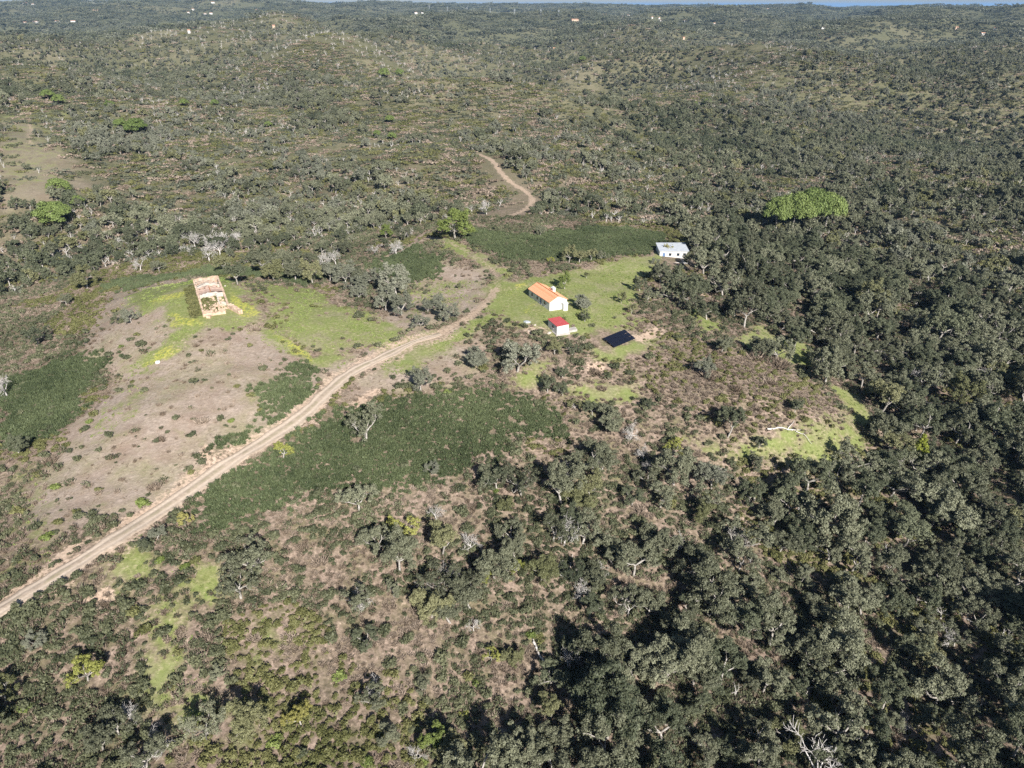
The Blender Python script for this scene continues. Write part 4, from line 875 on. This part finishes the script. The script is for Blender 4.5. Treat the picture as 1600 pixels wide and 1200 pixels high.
MB().tube((-.2,-Wc/2,Hc+Rc+.13),(Lc+.2,-Wc/2,Hc+Rc+.13),.16,.16,8).build('ridge_tile', MAT['tile_ridge'], rf_)
ch = MB().box(5.6,6.9,-Wc+.75,-Wc+1.65,1.8,Hc+1.75).build('chimney', MAT['lime'], cot, .03)
MB().box(5.5,7.0,-Wc+.65,-Wc+1.75,Hc+1.753,Hc+1.88).build('cap', MAT['lime'], ch); MB().box(5.85,6.65,-Wc+.95,-Wc+1.45,Hc+1.883,Hc+2.2).build('pot', MAT['lime'], ch)
opening(cot, 2.6, 3.4, 1.0, 2.0, 0, 1); opening(cot, 7.2, 8.0, 1.0, 2.0, 0, 1); opening(cot, 10.6, 11.4, 1.0, 2.0, 0, 1); opening(cot, 5.0, 5.9, .05, 2.05, 0, 1, 'door', 'blue')
pc = MB().box(-.02,-1.25,-Wc+.25,-Wc+1.75,-1,1.95).build('porch', MAT['lime'], cot, .02); MB().slab([(-1.4,-Wc+.1,1.96),(-1.4,-Wc+1.9,1.96),(.0,-Wc+1.9,2.2),(.0,-Wc+.1,2.2)][::-1], .09).build('porch_roof', MAT['lime'], pc)
# red-roofed shed
s0 = np.array((12.8,183.7)); s1 = np.array((10.55,188.4)); ang = math.atan2(*(s1-s0)[::-1])
sz0 = float(H(13.5,186.8))
sh_ = root('shed', 'small white shed with flat-pitched red metal roof below the cottage', 'shed', s0[0], s0[1], sz0, ang)
Ls, Ws = 5.3, 3.8
MB().add([(0,0,-1),(Ls,0,-1),(Ls,-Ws,-1),(0,-Ws,-1),(0,0,2.55),(Ls,0,2.75),(Ls,-Ws,2.75),(0,-Ws,2.55)], [(0,4,5,1),(1,5,6,2),(2,6,7,3),(3,7,4,0),(4,7,6,5)]).build('wall', MAT['lime'], sh_)
srf = MB().slab([(-.2,-Ws-.18,2.62),(Ls+.2,-Ws-.18,2.84),(Ls+.2,.18,2.84),(-.2,.18,2.62)], .07).build('roof', MAT['red'], sh_)
rib = MB().box(0,Ls+.38,-.03,.03,0,.045); first = rib.build('rib', MAT['redrib'], srf); 
for i in range(9):
    o = first if i == 0 else link('rib', first.data, srf); o.location = (-.19,-Ws-.1+i*(Ws+.2)/8,2.623); o.rotation_euler = (0,-math.atan2(.22,Ls+.4),0)
opening(sh_, 2.0, 2.8, 1.1, 1.9, 0, 1); MB().box(-.35,Ls+.35,-Ws-.35,.35,-1,.10).build('plinth', MAT['conc'], sh_)
MB().box(.6,2.4,-Ws-3.3,-Ws-.4,-.6,.12).build('paving_slab', MAT['conc'], sh_)
# solar panels
p0 = np.array((29.1,181.0)); p1 = np.array((36.0,187.1)); ang = math.atan2(*(p1-p0)[::-1]); zz = float(H(31,185))
so = root('solar_array', 'black solar panel array tilted on a low frame in the grass', 'solar panels', p0[0], p0[1], zz, ang)
nx, ny, pw, ph = 8, 3, 1.16, 1.5; tilt = math.radians(19)
proto = None
for j in range(ny):
    for i in range(nx):
        if proto is None: o = MB().box(.03,pw-.03,.03,ph-.03,0,.04).build('panel', MAT['panel'], so); proto = o
        else: o = link('panel', proto.data, so)
        o.location = (i*pw, j*(ph+.03)*math.cos(tilt), .35+j*(ph+.03)*math.sin(tilt)); o.rotation_euler = (tilt,0,0)
for i in range(5):
    x_ = .15+i*(nx*pw-.3)/4; k = ny*(ph+.03)
    MB().tube((x_,.05,.30),(x_,k*math.cos(tilt),.30+k*math.sin(tilt)),.04,.04,4).build('rail', MAT['alu'], so)
    MB().tube((x_,.2,-.5),(x_,.2,.34),.04,.04,4).build('post', MAT['alu'], so); MB().tube((x_,k*math.cos(tilt)-.25,-.5),(x_,k*math.cos(tilt)-.25,.22+(k-.25)*math.sin(tilt)),.04,.04,4).build('post', MAT['alu'], so)
# white house at the edge of the wood
wz = float(H(64,270))
wh = root('white_house', 'low white house with pale flat roof half hidden by oaks', 'house', 58.6, 270.2, wz-.35, 0)
MB().box(0,11.2,0,8.2,-1.5,2.9).build('wall', MAT['lime'], wh)
wr = MB().slab([(-.3,-.3,2.95),(11.5,-.3,2.95),(11.5,8.5,3.75),(-.3,8.5,3.75)], .12).build('roof', MAT['slate'], wh)
MB().add([(0,8.199,2.88),(11.2,8.199,2.88),(11.2,8.199,3.6),(0,8.199,3.6),(0,.3,2.88),(11.2,.3,2.88)], [(0,3,4),(1,5,2),(0,1,2,3)]).build('gable_wall', MAT['lime'], wh)
opening(wh, 1.2, 2.1, .1, 2.1, 0, -1, 'door', 'blue'); opening(wh, 3.6, 4.6, 1.0, 2.0, 0, -1); opening(wh, 6.8, 7.8, 1.0, 2.0, 0, -1); opening(wh, 9.3, 10.3, 1.0, 2.0, 0, -1)
te = MB().box(-2.6,9.6,-6.6,-.02,-1.6,.08).build('terrace', MAT['conc'], wh); MB().box(-2.6,9.6,-6.75,-6.603,-1.6,.45).build('parapet', MAT['lime'], te)
# ruin on the knoll: local +y from the near end to the far one
RU = random.Random(5)
ra = math.atan2(212-184, -98+84)-math.pi/2
rz_ = float(H(-91,198))-.1
ru = root('ruined_farmhouse', 'roofless stone farmhouse ruin with collapsed rose tile roof on the knoll', 'ruin', -86.6, 183.4, rz_, ra)
LW = 7.0; LL = 29.0
def rag(name, x0, y0, x1, y1, hs, t=.55, m='stone', parent=None, lo=-1.):
    """a wall run with a broken top"""
    dx, dy = x1-x0, y1-y0; L_ = math.hypot(dx, dy); ux, uy = dx/L_, dy/L_; px, py = -uy*t/2, ux*t/2
    k = max(2, int(L_/.55)); mb = MB(); V = []; F = []
    for i in range(k+1):
        s = i/k; hh = .54*np.interp(s, np.linspace(0,1,len(hs)), hs)+RU.uniform(-.16,.16); cx_, cy_ = x0+dx*s, y0+dy*s
        V += [(cx_-px,cy_-py,lo),(cx_+px,cy_+py,lo),(cx_+px,cy_+py,hh+RU.uniform(-.05,.05)),(cx_-px,cy_-py,hh)]
    for i in range(k):
        a = i*4; b = a+4
        F += [(a,a+3,b+3,b),(a+3,a+2,b+2,b+3),(a+2,a+1,b+1,b+2)]
    F += [(0,1,2,3),(k*4+3,k*4+2,k*4+1,k*4)]
    mb.add(V, F); return mb.build(name, MAT[m], parent or ru)
rag('outer_wall', 0,0,0,13,(1.0,.7,1.2,2.0)); rag('outer_wall', 0,13,0,LL,(2.1,2.2,1.9,1.5,1.9)); rag('outer_wall', LW,2.8,LW,13,(.9,1.6,2.0)); rag('outer_wall', LW,13,LW,LL,(2.1,2.2,2.0,1.6,2.0))
rag('end_wall', -.27,LL+.3,LW+.27,LL+.3,(1.9,2.4,1.7,2.5,1.8)); rag('front_wall', -.27,-.3,LW-1.2,-.3,(1.0,.7,.5,.8,.6))
rag('inner_wall', .3,13.2,LW-.3,13.2,(2.0,2.7,3.2,2.7,2.0), .5, 'plaster'); rag('inner_wall', .3,22.6,LW-.3,22.6,(1.5,2.3,2.9,2.2,1.3), .45, 'plaster'); rag('inner_wall', 4.9,5.6,4.9,12.9,(1.3,2.1,2.3), .4, 'plaster'); rag('inner_wall', 5.2,5.6,LW-.3,5.6,(1.4,1.9,1.2), .4, 'plaster')
rag('buttress', LW+.3,3.4,LW+2.6,-1.6,(1.3,.9,.4), 1.3, 'stone')
rag('buttress', .6,-1.2,1.6,-1.7,(.7,.5,.3), .9, 'stone')
rl = MB()
for sd, xe in ((1,-.4),(-1,LW+.4)):       # what is left of the tiled roof
    V = []; F = []; nyr = 8
    for i in range(nyr+1):
        yy = 13.55+i*.72
        for q in range(5):
            s = q/4; V.append((xe+(LW/2-xe)*s, yy+RU.uniform(-.08,.08), 1.2+.6*s+RU.uniform(-.06,.06)-.25*math.sin(i/nyr*3.1)))
    for i in range(nyr):
        for q in range(4):
            a = i*5+q; f = (a,a+5,a+6,a+1); 
            if i >= nyr-2 and RU.random() < .35: continue
            F.append(f if sd < 0 else f[::-1])
    k = len(V); V += [(a,b,c-.12) for a,b,c in V]; F += [tuple(i+k for i in f[::-1]) for f in list(F)]
    rl.add(V, F)
rr_ = rl.build('roof', MAT['oldtile'], ru)
MB().tube((LW/2,13.6,1.83),(LW/2,18.2,1.75),.13,.13,6).build('ridge_tile', MAT['tile_ridge'], rr_)
for i, (a, b) in enumerate(((19.4,.2),(20.5,-.1),(21.6,.25),(24.2,.1),(25.6,-.2),(27,.15))):
    MB().tube((0,a,1.25),(LW/2,a+b,2.1 if i < 3 else 1.7),.07,.06,4).build('rafter', MAT['wood'], ru)
    if i % 2 == 0: MB().tube((LW,a,1.25),(LW/2+.1,a+b,2.1 if i < 3 else 1.6),.07,.06,4).build('rafter', MAT['wood'], ru)
rb = MB()                                   # fallen plaster and tiles on the floors
for i in range(260):
    yy = RU.uniform(18.6,28.4) if i < 190 else RU.uniform(.5,12.5); xx = RU.uniform(.5,LW-.5); s = RU.uniform(.12,.42); q = rb; zt = .5*math.exp(-((xx-3.5)/2.4)**2)
    rb.box(xx-s, xx+s, yy-s*.7, yy+s*.7, -.4, zt+RU.uniform(.05,.35))
o = rb.build('rubble', MAT['stone'], ru); o['kind'] = 'stuff'
def local(o, x, y): m_ = Matrix.Rotation(o.rotation_euler.z, 3, 'Z') @ Vector((x, y, 0)); return o.location.x+m_.x, o.location.y+m_.y
# brambles along the ruin and plants inside it
bx_ = []; 
for i in range(230):
    if i < 130: q = local(ru, RU.uniform(-3.2,-.5), RU.uniform(0,26))
    else: q = local(ru, RU.uniform(.7,4.4), RU.uniform(1.2,12.2))
    bx_.append(q)
bx_ = np.array(bx_); scatter('bramble', L_OLIVE, bx_[:,0], bx_[:,1], RNG.uniform(.7,1.3,len(bx_)))
# white trough in the flowers
ux, uy, uz = ground(247, 567)
tr_ = root('water_trough', 'small white masonry trough among yellow flowers', 'trough', ux[0], uy[0], uz[0], .15); tr_.scale = (.68,.68,.68)
tb = MB().box(-.75,.75,-.4,-.28,-.3,.75).box(-.75,.75,.28,.4,-.3,.75).box(-.75,-.63,-.28,.28,-.3,.75).box(.63,.75,-.28,.28,-.3,.75).build('basin_wall', MAT['lime'], tr_)
MB().box(-.628,.628,-.278,.278,-.3,.35).build('basin_floor', MAT['conc'], tr_)
# loose stones and bits round the yard
def rock(label, u, v, s, m='conc', flat=.5):
    x_, y_, z_ = ground(u, v); mb = MB(); V = []; F = []
    for q in range(3):
        for i in range(7):
            a = i*.8976; rd_ = s*(1,.85,.4)[q]*RU.uniform(.75,1.15); V.append((math.cos(a)*rd_, math.sin(a)*rd_*.7, (-.2,.55,1)[q]*s*flat))
    for q in range(2):
        for i in range(7): F.append((q*7+i, q*7+(i+1) % 7, q*7+7+(i+1) % 7, q*7+7+i))
    F.append(tuple(range(14,21))); mb.add(V, F); o = mb.build('boulder', MAT[m]); o.location = (x_[0], y_[0], z_[0]); o.rotation_euler = (0,0,RU.uniform(0,6)); tag(o, label, 'boulder', 'pale stones by the yard')
rock('flat grey slab of stone on the grass left of the shed', 823, 503, 1.4, 'slate', .2); rock('pale stone just below the flat slab left of the shed', 824, 510, .55, 'plaster'); rock('pale round stone nearest the shed on its left', 836, 508, .5, 'plaster'); rock('pale stone on the bank below the flat slab', 827, 517, .6, 'plaster'); rock('long pale stone at the foot of the shed bank', 858, 520, .9, 'plaster', .3); rock('pale stone half sunk beside the shed paving', 897, 512, .8, 'plaster', .3)
rock('pale lump of stone above the shaded oaks at lower centre', 757, 1108, .8, 'plaster'); rock('pale block beside the ruin in the grass', 352, 447, .5, 'plaster')
# far farmhouses, each its own little house
MAT['far_white'] = plain_mat('far_limewash', (.62,.61,.58), (.68,.67,.64), .3, .9)
MAT['far_ochre'] = plain_mat('far_ochre_wall', (.50,.38,.28), (.56,.43,.32), .3, .9)
MAT['far_roof'] = plain_mat('far_tile_roof', (.45,.24,.16), (.55,.32,.22), .3, .9)
FAR = [(40,7,'w',13),(52,8,'w',10),(20,34,'o',9),(40,37,'w',8),(56,36,'w',11),(90,35,'w',10),(115,35,'w',11),(150,18,'o',12),(210,4,'w',8),(302,16,'w',6),(295,21,'w',6),(330,22,'w',7),(321,23,'w',6),(333,5,'w',8),(402,17,'o',9),(430,21,'w',9),(296,52,'w',6),(428,44,'o',6),(650,21,'w',7),(660,21,'w',6),(945,24,'w',8),(898,34,'o',22),(905,36,'o',12),(973,27,'w',6),(982,25,'w',5),(1033,34,'w',7),(991,35,'w',8),(1071,34,'w',7),(1116,39,'w',5),(1286,45,'w',8),(1494,46,'o',9),(1535,55,'w',9),(1554,47,'w',8),(866,79,'o',5),(1019,29,'w',4),(1030,30,'w',4),(1200,15,'w',5),(1068,62,'o',5)]
def look_far(u, v):
    x_, y_, z_ = ground(u, v); return float(x_[0]), float(y_[0]), float(z_[0])
its = []
for u, v, c_, wpx in FAR:
    x_, y_, z_ = look_far(u, v); d_ = y_*cP-(z_-CZ)*sP; its.append(dict(u=u, v=v, look=c_, x=x_, y=y_, z=z_, w=min(wpx*.62*d_/FPX, 22.), n=wpx))
its.sort(key=lambda t: t['u'])
cnt = {}
for t in its: 
    b = 'on the left' if t['u'] < 420 else 'left of centre' if t['u'] < 760 else 'right of centre' if t['u'] < 1100 else 'on the right'
    a = 'skyline ridge' if t['v'] < 20 else 'far slope' if t['v'] < 30 else 'far valley side' if t['v'] < 42 else 'middle distance'
    key = (t['look'], a, b); cnt[key] = cnt.get(key, 0)+1; t['key'] = key; t['i'] = cnt[key]
for t in its:
    look = 'white' if t['look'] == 'w' else 'ochre'; i, kk = t['i'], cnt[t['key']]
    lab = 'tiny %s farmhouse, %s on the %s %s' % (look, 'the only one' if kk == 1 else ORD[i-1]+' from the left', t['key'][1], t['key'][2])
    e = root('far_farmhouse', lab, 'house', t['x'], t['y'], t['z'], RU.uniform(-.3,.3), 'farmhouses in the distance')
    W_ = t['w']; D_ = W_*.5; h_ = max(2.6, W_*.2); m_ = 'far_white' if t['look'] == 'w' else 'far_ochre'
    MB().add([(-W_/2,-D_/2,-4),(W_/2,-D_/2,-4),(W_/2,D_/2,-4),(-W_/2,D_/2,-4),(-W_/2,-D_/2,h_+2),(W_/2,-D_/2,h_+2),(W_/2,D_/2,h_+2),(-W_/2,D_/2,h_+2),(-W_/2,0,h_*1.35+2),(W_/2,0,h_*1.35+2)], [(0,1,5,4),(2,3,7,6),(3,0,4,8,7),(1,2,6,9,5)]).build('wall', MAT[m_], e)
    MB().slab([(-W_/2-.5,-D_/2-.5,h_+1.9),(W_/2+.5,-D_/2-.5,h_+1.9),(W_/2+.5,0,h_*1.35+2.2),(-W_/2-.5,0,h_*1.35+2.2)], .2).slab([(-W_/2-.5,0,h_*1.35+2.2),(W_/2+.5,0,h_*1.35+2.2),(W_/2+.5,D_/2+.5,h_+1.9),(-W_/2-.5,D_/2+.5,h_+1.9)], .2).build('roof', MAT['far_roof'], e)
# power pylons on the far ridge
for i, (u, v, hp) in enumerate(((671,18,9),(699,19,8),(730,19,8),(766,21,8),(804,24,9),(845,24,9),(873,24,8))):
    x_, y_, z_ = look_far(u, v); d_ = y_*cP-(z_-CZ)*sP; hh = min(hp*d_/FPX, 40)
    e = root('power_pylon', 'pale lattice power pylon, %s from the left of those on the far ridge' % ORD[i], 'pylon', x_, y_, z_, 0, 'power pylons on the far ridge')
    b = MB()
    for a_ in (-1,1):
        for c_ in (-1,1): b.tube((a_*2.2,c_*2.2,-3),(a_*.3,c_*.3,hh),.35,.25,4)
    b.build('lattice_leg', MAT['slate'], e)
    for zq in (.72,.86): MB().tube((-hh*.16,0,hh*zq),(hh*.16,0,hh*zq),.3,.2,4).build('cross_arm', MAT['slate'], e)
# ------------------------------------------------------------------ the air
MAT['haze'] = bpy.data.materials.new('haze_air'); MAT['haze'].use_nodes = True
nt = MAT['haze'].node_tree; nt.nodes.remove(nt.nodes['Principled BSDF']); pv = nt.nodes.new('ShaderNodeVolumePrincipled')
pv.inputs['Color'].default_value = (.34,.60,1,1); pv.inputs['Density'].default_value = 4.5e-5; pv.inputs['Anisotropy'].default_value = 0.0
nt.links.new(pv.outputs[0], nt.nodes['Material Output'].inputs['Volume'])
zt = float(max(TZ.max()+30, CZ+25))
hz = MB().box(-61000,61000,-61000,61000,float(min(TZ.min(),-62))-1.5,zt).build('haze', MAT['haze']); hz['kind'] = 'stuff'
